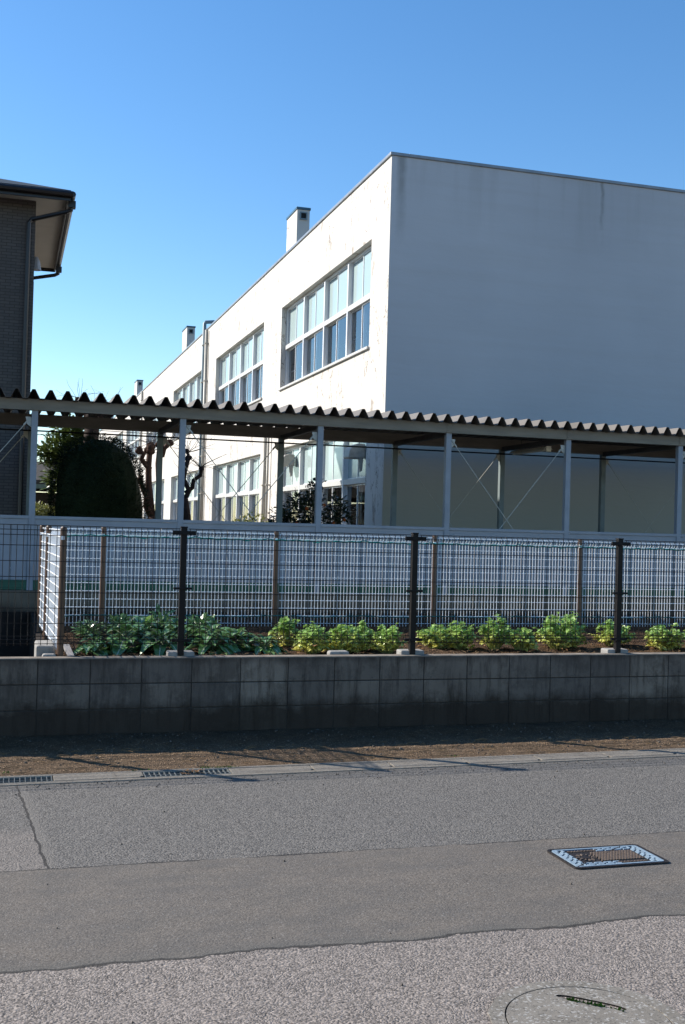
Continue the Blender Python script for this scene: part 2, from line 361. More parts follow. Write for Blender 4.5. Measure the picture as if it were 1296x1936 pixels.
def m_leaf(name, a, b, vein=None, rough=.45, sc=25, trans=.25, yellow=None, kk=1.0, spec=.5):
    n = N(name, rough, spec); c = n.mix(n.ramp(n.noise(sc, 3), .35, .65), a, b)
    oi = n.noise(2.2, 2); c = n.mix(n.math('MULTIPLY', n.ramp(oi, .4, .7), .4), c, tuple(min(1, x * 1.5) for x in b))
    if yellow:
        x = n.xyz(); k = n.ramp(n.math('ADD', x[2], n.math('MULTIPLY', n.noise(9, 3), .16)), .86, .72); c = n.mix(n.math('MULTIPLY', k, .85), c, yellow)
    if vein:
        uv = n.new('ShaderNodeUVMap'); sp = n.new('ShaderNodeSeparateXYZ'); n.t.links.new(uv.outputs[0], sp.inputs[0])
        w = n.math('ABSOLUTE', n.math('SUBTRACT', sp.outputs[0], .5)); c = n.mix(n.math('MULTIPLY', n.math('LESS_THAN', w, .055), .8), c, vein)
    n.col(c, kk)
    tr = n.new('ShaderNodeBsdfTranslucent'); n.put(tr.inputs[0], c); mx = n.new('ShaderNodeMixShader'); mx.inputs[0].default_value = trans
    n.t.links.new(n.b.outputs[0], mx.inputs[1]); n.t.links.new(tr.outputs[0], mx.inputs[2]); n.t.links.new(mx.outputs[0], n.o.inputs[0]); return n.m
M['kale'] = m_leaf('waxy_broccoli_leaf', (.05, .135, .035), (.135, .25, .09), (.56, .60, .46), .32, trans=.15)
M['kale_stem'] = simple('pale_stalk', (.26, .34, .18), .5, .3)
M['celery'] = m_leaf('bright_vegetable_leaf', (.13, .29, .045), (.36, .52, .15), (.66, .70, .42), .33, trans=.28, yellow=(.72, .62, .14))
M['celery_stem'] = simple('yellow_green_stalk', (.42, .44, .14), .5, .3, k=.9)
M['dead_leaf'] = simple('withered_leaf', (.46, .24, .10), .8, .2, 0, .4, 20)
M['topiary'] = m_leaf('clipped_dark_leaf', (.020, .034, .010), (.036, .052, .018), rough=.7, trans=.05, kk=.45, spec=.1)
M['magnolia'] = m_leaf('glossy_tree_leaf', (.035, .07, .018), (.11, .14, .03), rough=.35, trans=.2)
M['citrus'] = m_leaf('citrus_leaf', (.016, .028, .014), (.03, .042, .02), rough=.35, trans=.1)
M['shrub'] = m_leaf('yellow_green_shrub_leaf', (.10, .12, .03), (.20, .20, .05), rough=.5, trans=.25)
M['moss'] = simple('green_moss', (.12, .22, .03), .9, .1, 0, .4, 60)
M['litter'] = simple('dry_straw', (.42, .27, .14), .9, .1, 0, .5, 40)
M['pebble'] = simple('small_pebbles', (.22, .18, .145), .9, .1, 0, .5, 20)
def m_glass(name, frosted):
    m = bpy.data.materials.new(name); m.use_nodes = True; t = m.node_tree; t.nodes.clear()
    o = t.nodes.new('ShaderNodeOutputMaterial'); gl = t.nodes.new('ShaderNodeBsdfGlossy'); gl.inputs['Roughness'].default_value = .015
    gl.inputs[0].default_value = (.92, .97, 1, 1); fr = t.nodes.new('ShaderNodeFresnel'); fr.inputs[0].default_value = 1.62 if frosted else 2.1
    mx = t.nodes.new('ShaderNodeMixShader')
    if frosted:
        gl.inputs['Roughness'].default_value = .12
        d = t.nodes.new('ShaderNodeBsdfDiffuse'); d.inputs[0].default_value = (.36, .44, .43, 1)
    else:
        d = t.nodes.new('ShaderNodeBsdfTransparent'); d.inputs[0].default_value = (.90, .93, .95, 1)
    t.links.new(fr.outputs[0], mx.inputs[0]); t.links.new(d.outputs[0], mx.inputs[1]); t.links.new(gl.outputs[0], mx.inputs[2]); t.links.new(mx.outputs[0], o.inputs[0])
    return m
M['frosted'] = m_glass('frosted_pane', True); M['glass'] = m_glass('clear_pane', False)

# ------------------------------------------------------------------ the ground
def grid(x0, x1, y0, y1, st, zf):
    mb = MB(); nx = max(1, int((x1 - x0) / st)); ny = max(1, int((y1 - y0) / st))
    for j in range(ny + 1):
        for i in range(nx + 1):
            X = x0 + (x1 - x0) * i / nx; Y = y0 + (y1 - y0) * j / ny; mb.vert((X, Y, zf(X, Y)))
    for j in range(ny):
        for i in range(nx):
            a = j * (nx + 1) + i; mb.face((a, a + 1, a + nx + 2, a + nx + 1))
    return mb
mb = MB(); mb.quad((-3000, -3000, -.08), (3000, -3000, -.08), (3000, 3000, -.08), (-3000, 3000, -.08)); struct(mb.build('ground', M['yard']))
KS = .0245
def ky(x): return 7.51 + KS * x
mb = MB(); mb.quad((-60, -14, 0), (60, -14, 0), (60, ky(60), 0), (-60, ky(-60), 0)); struct(mb.build('road', M['road']))
def sn(x, y, f, s): return math.sin(x * f + s) * math.cos(y * f * 1.3 + s * 2)
def verge_z(x, y):
    t = min(1, max(0, (y - ky(x) - .27) / .9))
    return -.006 + .055 * t * t + t * (.006 * sn(x, y, 9, 1) + .004 * sn(x, y, 23, 2)) + random.uniform(-.003, .003) * (t > .03)
mb = MB(); nx, ny = 560, 36
for j in range(ny + 1):
    for i in range(nx + 1):
        X = -6 + 18 * i / nx; y0 = ky(X) + .262; Y = y0 + (8.96 - y0) * j / ny; mb.vert((X, Y, verge_z(X, Y)))
for j in range(ny):
    for i in range(nx):
        a = j * (nx + 1) + i; mb.face((a, a + 1, a + nx + 2, a + nx + 1))
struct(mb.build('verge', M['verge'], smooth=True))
struct(grid(.36, 14, 9.06, 14.12, .04, lambda x, y: .602 + .012 * sn(x, y, 7, 0) + .010 * sn(x, y, 19, 1) + random.uniform(-.006, .006)).build('garden_soil', M['garden'], smooth=True))
mb = MB(); mb.quad((-60, 14.13, .6), (80, 14.13, .6), (80, 300, .6), (-60, 300, .6)); struct(mb.build('school_yard', M['yard']))
mb = MB(); mb.quad((-20, 9.06, -.02), (.30, 9.06, -.02), (.30, 14.1, -.02), (-20, 14.1, -.02)); struct(mb.build('sunken_path', M['rough_dark']))

# kerb strips (front and rear lips of the gutter) and the gutter floor
def sheared(mb):
    mb.v = [(x, y + KS * x, z) for x, y, z in mb.v]; return mb
mb = MB(); mb.box(-8, 14, 7.51, 7.565, -.06, .006).box(-8, 14, 7.735, 7.775, -.06, .008); struct(sheared(mb).build('kerb', M['kerb'], bevel=.003))
mb = MB(); mb.quad((-8, 7.565, -.075), (14, 7.565, -.075), (14, 7.735, -.075), (-8, 7.735, -.075)); struct(sheared(mb).build('gutter_floor', M['rough_dark']))
ords = ['first', 'second', 'third', 'fourth', 'fifth', 'sixth', 'seventh', 'eighth', 'ninth']
def slab(x0, label, grp):
    mb = MB(); r = random.uniform(-.002, .002)
    poly = [(x0 + .004, 7.569), (x0 + .57, 7.569), (x0 + .575, 7.60), (x0 + .596, 7.605), (x0 + .596, 7.731), (x0 + .004, 7.731)]
    mb.prism(poly, 'z', -.05, .007 + r); sheared(mb); o = mb.build('gutter_cover', M['kerb'], bevel=.003, origin=(x0 + .3, ky(x0) + .14, 0))
    return tag(o, label, 'gutter cover', grp)
slab(.34, 'plain concrete gutter cover lying between the two steel drain grates', 'concrete gutter covers')
for k in range(7):
    slab(1.54 + .6 * k, 'concrete gutter cover, ' + ('directly right of the longer right-hand drain grate' if k == 0 else ords[k] + ' to the right of the longer drain grate'), 'concrete gutter covers')
for k in range(6): slab(1.54 + .6 * (7 + k), 'concrete gutter cover continuing beyond the right edge of the scene', 'concrete gutter covers')
for k in range(4): slab(-.86 - .6 * k, 'concrete gutter cover continuing beyond the left edge of the scene', 'concrete gutter covers')
def grate(x0, label):
    t = thing('drain_grate', label, 'drain grate', (x0 + .3, ky(x0 + .3) + .14, 0), 'steel drain grates in the gutter')
    f = MB(); f.box(x0 + .004, x0 + .596, 7.569, 7.577, -.03, .007).box(x0 + .004, x0 + .596, 7.723, 7.731, -.03, .007)
    f.box(x0 + .004, x0 + .010, 7.577, 7.723, -.03, .007).box(x0 + .59, x0 + .596, 7.577, 7.723, -.03, .007); sheared(f).build('frame', M['grate'], t)
    b = MB()
    for i in range(1, 17):
        X = x0 + .01 + i * .0345; b.box(X - .0025, X + .0025, 7.577, 7.723, -.022, .005)
    b.box(x0 + .01, x0 + .59, 7.647, 7.653, -.02, .002); sheared(b).build('bars', M['grate'], t)
grate(.94, 'galvanised steel drain grate lying in the gutter right of the single concrete cover')
grate(-.26, 'steel drain grate cut off by the left edge, beside the road seam')
mb = MB()
for _ in range(50):
    X = 1.28 + random.gauss(0, .05); Y = ky(X) + random.uniform(.08, .2); a = random.uniform(0, 6.28)
    mb.leaf((X, Y, .008), (math.cos(a), math.sin(a), .15), (0, 0, 1), random.uniform(.015, .035), .014, 0, 2)
tag(mb.build('leaf_litter', M['dead_leaf']), 'brown dead leaves caught in the middle of the drain grate', 'leaf litter', kind='stuff')

# ------------------------------------------------------------------ manhole cover (rectangular hydrant lid)
t = thing('hydrant_cover', 'rectangular cast iron hydrant cover with pale blue painted border', 'manhole cover', (3.13, 5.31, 0))
ax0, ax1, ay0, ay1 = 2.865, 3.392, 5.157, 5.467
def rrect(x0, x1, y0, y1, r, n=5):
    pts = []
    for cx, cy, a0 in ((x1 - r, y0 + r, -90), (x1 - r, y1 - r, 0), (x0 + r, y1 - r, 90), (x0 + r, y0 + r, 180)):
        for k in range(n + 1): a = R(a0 + 90 * k / n); pts.append((cx + r * math.cos(a), cy + r * math.sin(a)))
    return pts
def ringp(mb, o, i, z0, z1):
    n = len(o); A = [mb.vert((x, y, z1)) for x, y in o]; B = [mb.vert((x, y, z1)) for x, y in i]; C = [mb.vert((x, y, z0)) for x, y in o]; D = [mb.vert((x, y, z0)) for x, y in i]
    for k in range(n):
        j = (k + 1) % n; mb.face((A[k], A[j], B[j], B[k])); mb.face((C[j], A[j], A[k], C[k])[::-1] if False else (C[k], C[j], A[j], A[k])); mb.face((B[k], B[j], D[j], D[k]))
mb = MB(); ringp(mb, rrect(ax0 - .016, ax1 + .016, ay0 - .016, ay1 + .016, .03), rrect(ax0 - .002, ax1 + .002, ay0 - .002, ay1 + .002, .022), -.03, .009); mb.build('frame', M['iron'], t)
mb = MB(); mb.prism(rrect(ax0, ax1, ay0, ay1, .02), 'z', -.03, .004); mb.build('lid', M['iron'], t)
mb = MB(); ringp(mb, rrect(ax0 + .005, ax1 - .005, ay0 + .005, ay1 - .005, .018), rrect(ax0 + .018, ax1 - .018, ay0 + .018, ay1 - .018, .01), .004, .0095)
ix0, ix1, iy0, iy1 = ax0 + .075, ax1 - .075, ay0 + .07, ay1 - .07
def dashes(x0, x1, y0, y1, hor):   # pale blocks separated by dark slots
    if hor:
        rows = 3; hh = (y1 - y0) / rows
        for r in range(rows):
            x = x0 + (.02 if r % 2 else -.0)
            while x < x1 - .02:
                mb.box(x, min(x + .042, x1), y0 + r * hh + .0025, y0 + (r + 1) * hh - .0025, .0042, .0095)
                x += .056
    else:
        rows = 3; hh = (x1 - x0) / rows
        for r in range(rows):
            y = y0 + (.018 if r % 2 else 0)
            while y < y1 - .015:
                mb.box(x0 + r * hh + .003, x0 + (r + 1) * hh - .004, y, min(y + .034, y1), .0042, .0095); y += .048
dashes(ax0 + .02, ax0 + .072, ay0 + .02, ay1 - .02, False); dashes(ax1 - .072, ax1 - .02, ay0 + .02, ay1 - .02, False)
dashes(ix0 + .0, ix0 + .20, ay0 + .02, ay0 + .064, True); dashes(ix1 - .20, ix1, ay1 - .064, ay1 - .02, True)
mb.build('painted_border', M['pale_blue'], t)
mb = MB(); st = .0165
y = iy0 + .02
r = 0
while y < iy1 - .01:
    x = ix0 + .125 + (st / 2 if r % 2 else 0)
    while x < ix1 - .005:
        mb.box(x - .0062, x + .0062, y - .0055, y + .0055, .004, .010); x += st * 1.05
    y += st * .9; r += 1
for k in range(12):
    a = R(30 * k); cx, cy = ix0 + .06, (iy0 + iy1) / 2; mb.bar((cx + .034 * math.cos(a), cy + .034 * math.sin(a), .006), (cx + .056 * math.cos(a), cy + .056 * math.sin(a), .006), .008, .007)
mb.build('relief', M['iron_tan'], t)
for side in (0, 1):       # worn raised strips, too worn to read
    mb = MB()
    for k in range(9):
        x = (ix0 + .012 if side == 0 else ix1 - .19) + k * .02; y = iy1 + .018 if side == 0 else iy0 - .032
        mb.bar((x, y, .006), (x + .012, y + .012, .006), .0045, .006).bar((x + .011, y - .002, .006), (x + .004, y + .016, .006), .0035, .006)
    mb.build('relief_strip', M['iron_tan'], t)
mb = MB(); mb.prism([(ix0 + .06 + .024 * math.cos(R(20 * k)), (iy0 + iy1) / 2 + .024 * math.sin(R(20 * k))) for k in range(18)], 'z', .004, .009); mb.build('key_boss', M['iron'], t)
mb = MB(); mb.bar((ax0 + .01, ay0 + .01, .0082), (ix0 + .05, iy0 + .02, .0082), .006, .003).build('seam', M['iron'], t)
mb = MB(); mb.bar((ax1 - .10, ay1 - .012, .0082), (ix1 - .16, iy1 - .03, .0082), .006, .003).build('seam', M['iron'], t)

# round concrete manhole, near right
t = thing('round_manhole_cover', 'round pale concrete manhole cover with mossy handle slot in coarse asphalt', 'manhole cover', (2.02, 3.53, 0))
cx, cy = 2.02, 3.525
circ = lambda r, j=0: [(cx + (r + random.uniform(-j, j)) * math.cos(R(5 * k)), cy + (r + random.uniform(-j, j)) * math.sin(R(5 * k))) for k in range(72)]
mb = MB(); ringp(mb, circ(.352, .004), circ(.296, .001), -.02, .006); mb.build('collar', M['round_conc'], t, smooth=False)
mb = MB()
ux, uy = (2.178 - 1.993), (3.565 - 3.728); ul = math.hypot(ux, uy); ux /= ul; uy /= ul
# lid disc with a sunken handle trough: disc faces built as ring + trough
sl = [(cx + .290 * math.cos(R(5 * k)), cy + .290 * math.sin(R(5 * k))) for k in range(72)]
mc = (2.105, 3.665)
def W(a, b): return (mc[0] + ux * a - uy * b, mc[1] + uy * a + ux * b)
n = 72; ip = []
for k in range(n):
    dx, dy = sl[k][0] - mc[0], sl[k][1] - mc[1]; a = math.atan2(-dx * uy + dy * ux, dx * ux + dy * uy); ca, sa = math.cos(a), math.sin(a)
    ip.append(W(.13 * ca * (abs(ca) ** -.25 if abs(ca) > 1e-3 else 1), .022 * sa))
A = [mb.vert((*p, .006)) for p in sl]; B = [mb.vert((*p, .006)) for p in ip]; C = [mb.vert((mc[0] + (p[0] - mc[0]) * .96, mc[1] + (p[1] - mc[1]) * .8, -.09)) for p in ip]; D = [mb.vert((*p, -.02)) for p in sl]
for k in range(n):
    j = (k + 1) % n; mb.face((A[k], A[j], B[j], B[k])); mb.face((D[k], D[j], A[j], A[k]))
lid = mb.build('lid', M['round_conc'], t)
mb = MB(); B = [mb.vert((*p, .0055)) for p in ip]; C = [mb.vert((mc[0] + (p[0] - mc[0]) * .96, mc[1] + (p[1] - mc[1]) * .8, -.06)) for p in ip]
for k in range(n): j = (k + 1) % n; mb.face((B[k], B[j], C[j], C[k]))
mb.face(C); mb.build('handle_slot', M['rough_dark'], lid)  # dark material puts the trough's shade into its colour
mb = MB()
for _ in range(240):
    a = random.uniform(-.08, .12); b = -.017 + random.gauss(0, .003); p = W(a, b)
    if random.random() < .3 + .7 * (math.sin(a * 60) > 0): mb.leaf((*p, -.004), (random.uniform(-1, 1), random.uniform(-1, 1), 1.2), (0, 1, .2), random.uniform(.010, .024), .010, 0, 2)
tag(mb.build('moss', M['moss'], t), kind='stuff')
mb = MB(); ringp(mb, circ(.297), circ(.284), -.02, .001); mb.build('joint', M['mortar'], t)

# ------------------------------------------------------------------ block retaining wall
WY = 8.95
t = thing('block_retaining_wall', 'low stained concrete block retaining wall along the road verge', 'wall', (3, WY, 0))
mb = MB()
for r in range(4):
    z0 = -.155 + .2 * r
    for k in range(-14, 32):
        x0 = .258 + .4 * k; j = random.uniform(-.0015, .0015); mb.box(x0 + .0035, x0 + .3965, WY + j, WY + .118, z0 + .004, z0 + .196)
mb.build('blocks', M['blocks'], t, bevel=.004)
mb = MB(); mb.box(-5.34, 12.65, WY + .005, WY + .11, -.16, .64); mb.build('mortar', M['mortar'], t)
mb = MB(); mb.box(-5.34, 12.65, WY + .004, WY + .122, .6405, .650); mb.build('wall_top', M['coping'], t, bevel=.002)

# ------------------------------------------------------------------ front fence
FY = 9.035
t = thing('mesh_fence', 'dark brown welded mesh fence standing on the block retaining wall', 'fence', (3.4, FY, .65))
posts = [1.375 + 2.0 * k for k in range(-2, 5)]
for X in posts:
    p = MB(); p.box(X - .025, X + .025, FY - .02, FY + .03, .655, 1.69); po = p.build('post', M['black_fence'], t, bevel=.004)
    p = MB(); p.box(X - .028, X + .028, FY - .023, FY + .033, 1.69, 1.702); p.build('cap', M['black_fence'], po, bevel=.003)
    for z, w, h in ((1.65, .095, .034), (1.20, .075, .018), (.78, .08, .024)):
        c = MB(); c.box(X - w, X - .031, FY - .034, FY - .008, z - h / 2, z + h / 2).box(X + .031, X + w, FY - .034, FY - .008, z - h / 2, z + h / 2).box(X - .036, X + .036, FY - .034, FY - .021, z - h / 2, z + h / 2)
        c.build('clamp', M['black_fence'], po, bevel=.003)
    f = MB(); f.box(X - .10, X + .115, FY - .004, FY + .13, .60, .685); f.build('footing', M['conc_white'], t, bevel=.012)
HZ = [1.524, 1.402, 1.279, 1.157, 1.035, .915]
def front_panel(x0, x1):
    m = MB(); n = int(round((x1 - x0) / .05)); r = .0027; y = FY - .03
    for i in range(n + 1):
        X = x0 + (x1 - x0) * i / n
        m.tube([(X, y, .745), (X, y - .028, .775), (X, y, .815), (X, y, 1.605), (X, y - .03, 1.645), (X, y, 1.682)], r, 5)
    for z, dy in [(z, .004) for z in HZ] + [(.815, .004), (1.605, .004), (.757, -.01), (.79, -.024), (1.645, -.034), (1.682, .004)]:
        m.tube([(x0 - .01, y + dy, z), (x1 + .01, y + dy, z)], .0031, 5)
    return m
for a, b in zip(posts[:-1], posts[1:]): front_panel(a + .045, b - .045).build('mesh_panel', M['black_fence'], t)

# ------------------------------------------------------------------ back silver fence + side run
BY = 11.6
t = thing('garden_fence', 'pale silver wire mesh fence with brown posts enclosing the vegetable plot', 'fence', (.43, 9.12, .6))
def panel(t, P, Q, z0=.66, z1=1.645, hs=.004, r=.0031):
    m = MB(); P = Vector(P); Q = Vector(Q); L = (Q - P).length; d = (Q - P) / L; nrm = Vector((d.y, -d.x, 0)); n = int(round(L / .036))
    for i in range(n + 1):
        b = P + d * (L * i / n)
        for off in (0,):
            m.tube([(b.x, b.y, z0), (b.x, b.y, z1 - .06), (b.x + nrm.x * .03, b.y + nrm.y * .03, z1 - .022), (b.x, b.y, z1)], r, 5)
    z = z0 + .03; zs = []
    while z < z1 - .04: zs.append(z); z += .082
    for z in zs: m.tube([P + nrm * hs + Vector((0, 0, z)), Q + nrm * hs + Vector((0, 0, z))], .0044, 5)
    for o, z in ((.034, z1 - .022), (.004, z1), (.004, z1 - .06)): m.tube([P + nrm * o + Vector((0, 0, z)), Q + nrm * o + Vector((0, 0, z))], .0042, 5)
    m.build('mesh_panel', M['silver_mesh'], t)
def bpost(t, X, Y, z0=.5, z1=1.675):
    m = MB(); m.tube([(X, Y, z0), (X, Y, z1 - .012), (X, Y, z1)], [.026, .026, .016], 12); o = m.build('post', M['brown_post'], t, smooth=False)
    m = MB(); m.bar((X - .022, Y - .028, 1.585), (X + .006, Y - .03, 1.585), .012, .03); m.build('bolt', M['silver_mesh'], o)
bx = [.945 + 1.811 * k for k in range(0, 6)]
bpost(t, .43, 9.13, .3); bpost(t, .372, 10.75, .3); bpost(t, .338, 11.6, .3)
for X in bx: bpost(t, X, BY)
panel(t, (.425, 9.16, 0), (.374, 10.72, 0), hs=-.010, r=.0062); panel(t, (.370, 10.78, 0), (.340, 11.56, 0), hs=-.010, r=.0062); panel(t, (.37, BY - .03, 0), (bx[0] - .03, BY - .03, 0))
for a, b in zip(bx[:-1], bx[1:]): panel(t, (a + .035, BY - .03, 0), (b - .035, BY - .03, 0))
def rope(x0, x1, y, z, amp, mat, r, label):
    m = MB(); pts = []; n = int((x1 - x0) / .03)
    for i in range(n + 1):
        X = x0 + (x1 - x0) * i / n; pts.append((X, y + .008 * math.sin(X * 60), z + amp * math.sin(X * 41) + amp * .6 * math.sin(X * 17 + 1) - .012 * math.sin(X * 3.4) ** 2))
    m.tube(pts, r, 5); tag(m.build('rope', mat, origin=(x0, y, z)), label, 'rope')
rope(.36, 9.9, BY - .085, 1.583, .006, M['teal'], .0065, 'bright teal rope wound along the top of the silver mesh fence')
rope(.36, 9.9, BY - .06, .775, .002, M['dark_teal'], .006, 'dark teal cord strung low behind the vegetables')

# path edge blocks + board
o = MB(); o.box(.245, .395, 9.17, 9.62, -.02, .725); tag(o.build('edging_block', M['conc_white'], bevel=.02, origin=(.32, 9.3, 0)), 'tall pale concrete edging block left of the corner fence post', 'concrete block')
o = MB(); o.box(.292, .40, 9.075, 9.165, -.02, .668); tag(o.build('edging_block', M['conc_white'], bevel=.02, origin=(.34, 9.1, 0)), 'small pale concrete block in front of the taller edging block', 'concrete block')
o = MB(); o.box(.30, .355, 9.63, 14.08, -.02, .60); tag(o.build('edging_wall', M['rough_dark'], origin=(.33, 11, 0)), 'dark low concrete edge holding the vegetable plot beside the sunken path', 'wall')
o = MB(); o.box(-20, .35, 14.085, 14.125, -.03, .60); tag(o.build('foundation_wall', M['rough_dark'], origin=(-5, 14.1, 0)), 'dark soil stained footing wall below the walkway at far left', 'wall')
o = MB(); o.bar((.515, 9.12, .64), (.525, 10.1, .628), .055, .022); tag(o.build('board', M['wood'], bevel=.002, origin=(.52, 9.6, .62)), 'pale weathered board lying on soil right of the corner post', 'board')
o = MB(); o.box(2.66, 2.84, 9.12, 9.22, .60, .672); tag(o.build('stone', M['conc_white'], bevel=.02, origin=(2.75, 9.17, .6)), 'small white stone lying by the wall edge among bright green plants', 'stone')

# ------------------------------------------------------------------ covered walkway
CY, RY = 14.2, 16.4
t = thing('covered_walkway', 'long open covered walkway with corrugated roof in front of the school', 'walkway roof', (4, CY, .6))
PX = [.282 + 1.8235 * k for k in range(-3, 8)]; XA, XB = PX[0] - .4, PX[-1] + .4
for i, X in enumerate(PX):
    p = MB(); p.box(X - .0375, X - .0345, CY - .03, CY + .045, .86, 3.067).box(X + .0345, X + .0375, CY - .03, CY + .045, .86, 3.067).box(X - .0345, X + .0345, CY - .03, CY - .027, .86, 3.067).box(X - .0345, X + .0345, CY + .030, CY + .033, .86, 3.067)
    p.build('post', M['post_paint'], t)
    p = MB(); p.box(X - .04, X + .04, RY - .04, RY + .04, .6, 3.06); p.build('rear_post', M['back_post_paint'], t, bevel=.004)
    p = MB(); p.box(X - .03, X + .03, CY + .05, RY - .045, 3.03, 3.10); p.build('cross_beam', M['steel_dark'], t)
    p = MB(); p.box(X - .05, X + .05, CY - .066, CY - .062, 3.075, 3.198)
    for dx in (-.032, .032):
        for dz in (3.10, 3.175): p.tube([(X + dx, CY - .075, dz), (X + dx, CY - .062, dz)], .008, 6)
    p.build('splice_plate', M['beam_paint'], t)
def cbeam(y0, y1, z0, z1, sgn):    # C channel with lips
    p = MB(); yo = y0 if sgn < 0 else y1
    f = lambda a, b: (min(a, b), max(a, b))
    w = .006; s = -sgn
    p.box(XA, XB, *f(yo, yo + s * w), z0, z1); p.box(XA, XB, *f(yo + s * w, yo + s * (y1 - y0)), z0, z0 + w); p.box(XA, XB, *f(yo + s * w, yo + s * (y1 - y0)), z1 - w, z1)
    return p
p = cbeam(CY - .06, CY + .04, 3.068, 3.204, -1); p.box(XA, XB, CY - .064, CY - .0605, 3.10, 3.112); p.build('front_beam', M['beam_paint'], t)
cbeam(RY - .05, RY + .05, 3.06, 3.222, -1).build('rear_beam', M['beam_paint'], t)
p = MB(); p.tube([(XA, RY - .075, 2.985), (XB, RY - .075, 2.985)], .011, 8); p.build('conduit', M['wire'], t)
# roof sheet
p = MB(); prof = [(0, .0), (.022, .0), (.078, .118), (.112, .118), (.168, .0)]; xs = []; x = XA - .05
while x < XB + .05:
    for a, z in prof: xs.append((x + a, 3.212 + z * .92))
    x += .2
for (xa, za), (xb, zb) in zip(xs[:-1], xs[1:]): p.quad((xa, 13.99, za - .014), (xb, 13.99, zb - .014), (xb, 16.78, zb + .02), (xa, 16.78, za + .02))
o = p.build('roof_sheet', M['corr'], t); sm = o.modifiers.new('s', 'SOLIDIFY'); sm.thickness = .005; sm.offset = 0
# parapet rail, panels, skirting, base
for a, b in zip(PX[:-1], PX[1:]):
    p = MB(); p.box(a + .038, b - .038, CY - .035, CY + .035, 1.735, 1.775).box(a + .038, b - .038, CY - .022, CY + .02, 1.66, 1.7345); p.build('rail', M['metal_gray'], t, bevel=.004)
    p = MB(); n = 9; w = (b - a - .076) / n
    for i in range(n):
        x0 = a + .038 + w * i; p.box(x0 + .002, x0 + w - .002, CY - .012, CY + .006, .985, 1.659)
    p.build('wall_panel', M['metal_gray'], t, bevel=.003)
    p = MB(); p.box(a + .038, b - .038, CY - .024, CY + .02, .865, .983); p.build('skirting', M['green_paint'], t, bevel=.004)
p = MB(); p.box(XA, XB, CY - .08, CY + .08, .0, .858); p.build('foundation', M['base'], t, bevel=.006)
def xbrace(x0, x1, y, zt=2.98, zb=.82, r=.0055):
    p = MB(); p.tube([(x0 + .05, y, zt), (x1 - .05, y, zb)], r, 6).tube([(x1 - .05, y + .012, zt), (x0 + .05, y + .012, zb)], r, 6)
    p.tube([(x0 + .05, y, zt), (x0 + .13, y, zt - .095)], .013, 6).tube([(x1 - .05, y + .012, zt), (x1 - .13, y + .012, zt - .095)], .013, 6)
    p.build('brace_rods', M['brace'], t)
    for X, s in ((x0, 1), (x1, -1)):
        p = MB(); p.prism([(X + s * .0385, 2.99), (X + s * .11, 2.99), (X + s * .09, 2.90), (X + s * .0385, 2.86)], 'y', y - .003, y + .003); p.build('gusset', M['brace'], t)
ix = {round((X - .282) / 1.8235): X for X in PX}
for a in (-1, 1, 3, 5): xbrace(ix[a], ix[a + 1], CY + .012)
for a in (-1, 1, 3, 5): xbrace(ix[a], ix[a + 1], RY - .012, 2.98)

# fluorescent lamp under the walkway roof
t = thing('strip_lamp', 'cream fluorescent strip lamp hanging under the covered walkway roof', 'lamp', (7.72, 15.7, 3.0))
p = MB(); p.prism([(7.72 - .075, 2.99), (7.72 - .03, 3.035), (7.72 + .03, 3.035), (7.72 + .075, 2.99), (7.72 + .03, 3.022), (7.72 - .03, 3.022)], 'y', 15.08, 16.28); p.build('reflector', M['lamp_white'], t)
p = MB(); p.tube([(7.72, 15.1, 2.985), (7.72, 16.26, 2.985)], .016, 10); p.build('tube', M['lamp_white'], t)
p = MB(); p.box(7.68, 7.76, 15.055, 15.08, 2.955, 3.04); p.build('end_cap', M['lamp_white'], t, bevel=.004)
p = MB(); p.tube([(7.72, 15.3, 3.034), (7.72, 15.3, 3.2)], .006, 6).tube([(7.72, 16.0, 3.034), (7.72, 16.0, 3.2)], .006, 6); p.build('hanger', M['steel_dark'], t)

# ------------------------------------------------------------------ school building
SX, SY, SE, SR, ZT = 5.98, 17.6, 86.0, 26.0, 8.0
school = thing('school_building', 'long two storey flat roofed school block with peeling white walls', 'building', (SX, SY, .6))
WYS = [18.57, 27.14, 36.3, 44.87, 54.03, 62.6, 71.76]; WL = 6.69; FL = [(1.63, 3.53), (4.93, 6.83)]
mb = MB(); TH = .25
ys = [SY] + [v for w in WYS for v in (w, w + WL)] + [SE]
def wbox(y0, y1, z0, z1):
    mb.box(SX, SX + TH, y0, y1, z0, z1)
zr = [.5, FL[0][0], FL[0][1], FL[1][0], FL[1][1], ZT]
for i in range(5):
    if i % 2 == 0: wbox(SY, SE, zr[i], zr[i + 1])
    else:
        for j in range(0, len(ys) - 1):
            if j % 2 == 0: wbox(ys[j], ys[j + 1], zr[i], zr[i + 1])
mb.build('side_wall', M['facade'], school)
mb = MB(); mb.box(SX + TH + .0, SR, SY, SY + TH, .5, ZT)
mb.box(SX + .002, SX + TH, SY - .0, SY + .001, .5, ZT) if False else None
gw = mb.build('end_wall', M['gable'], school)
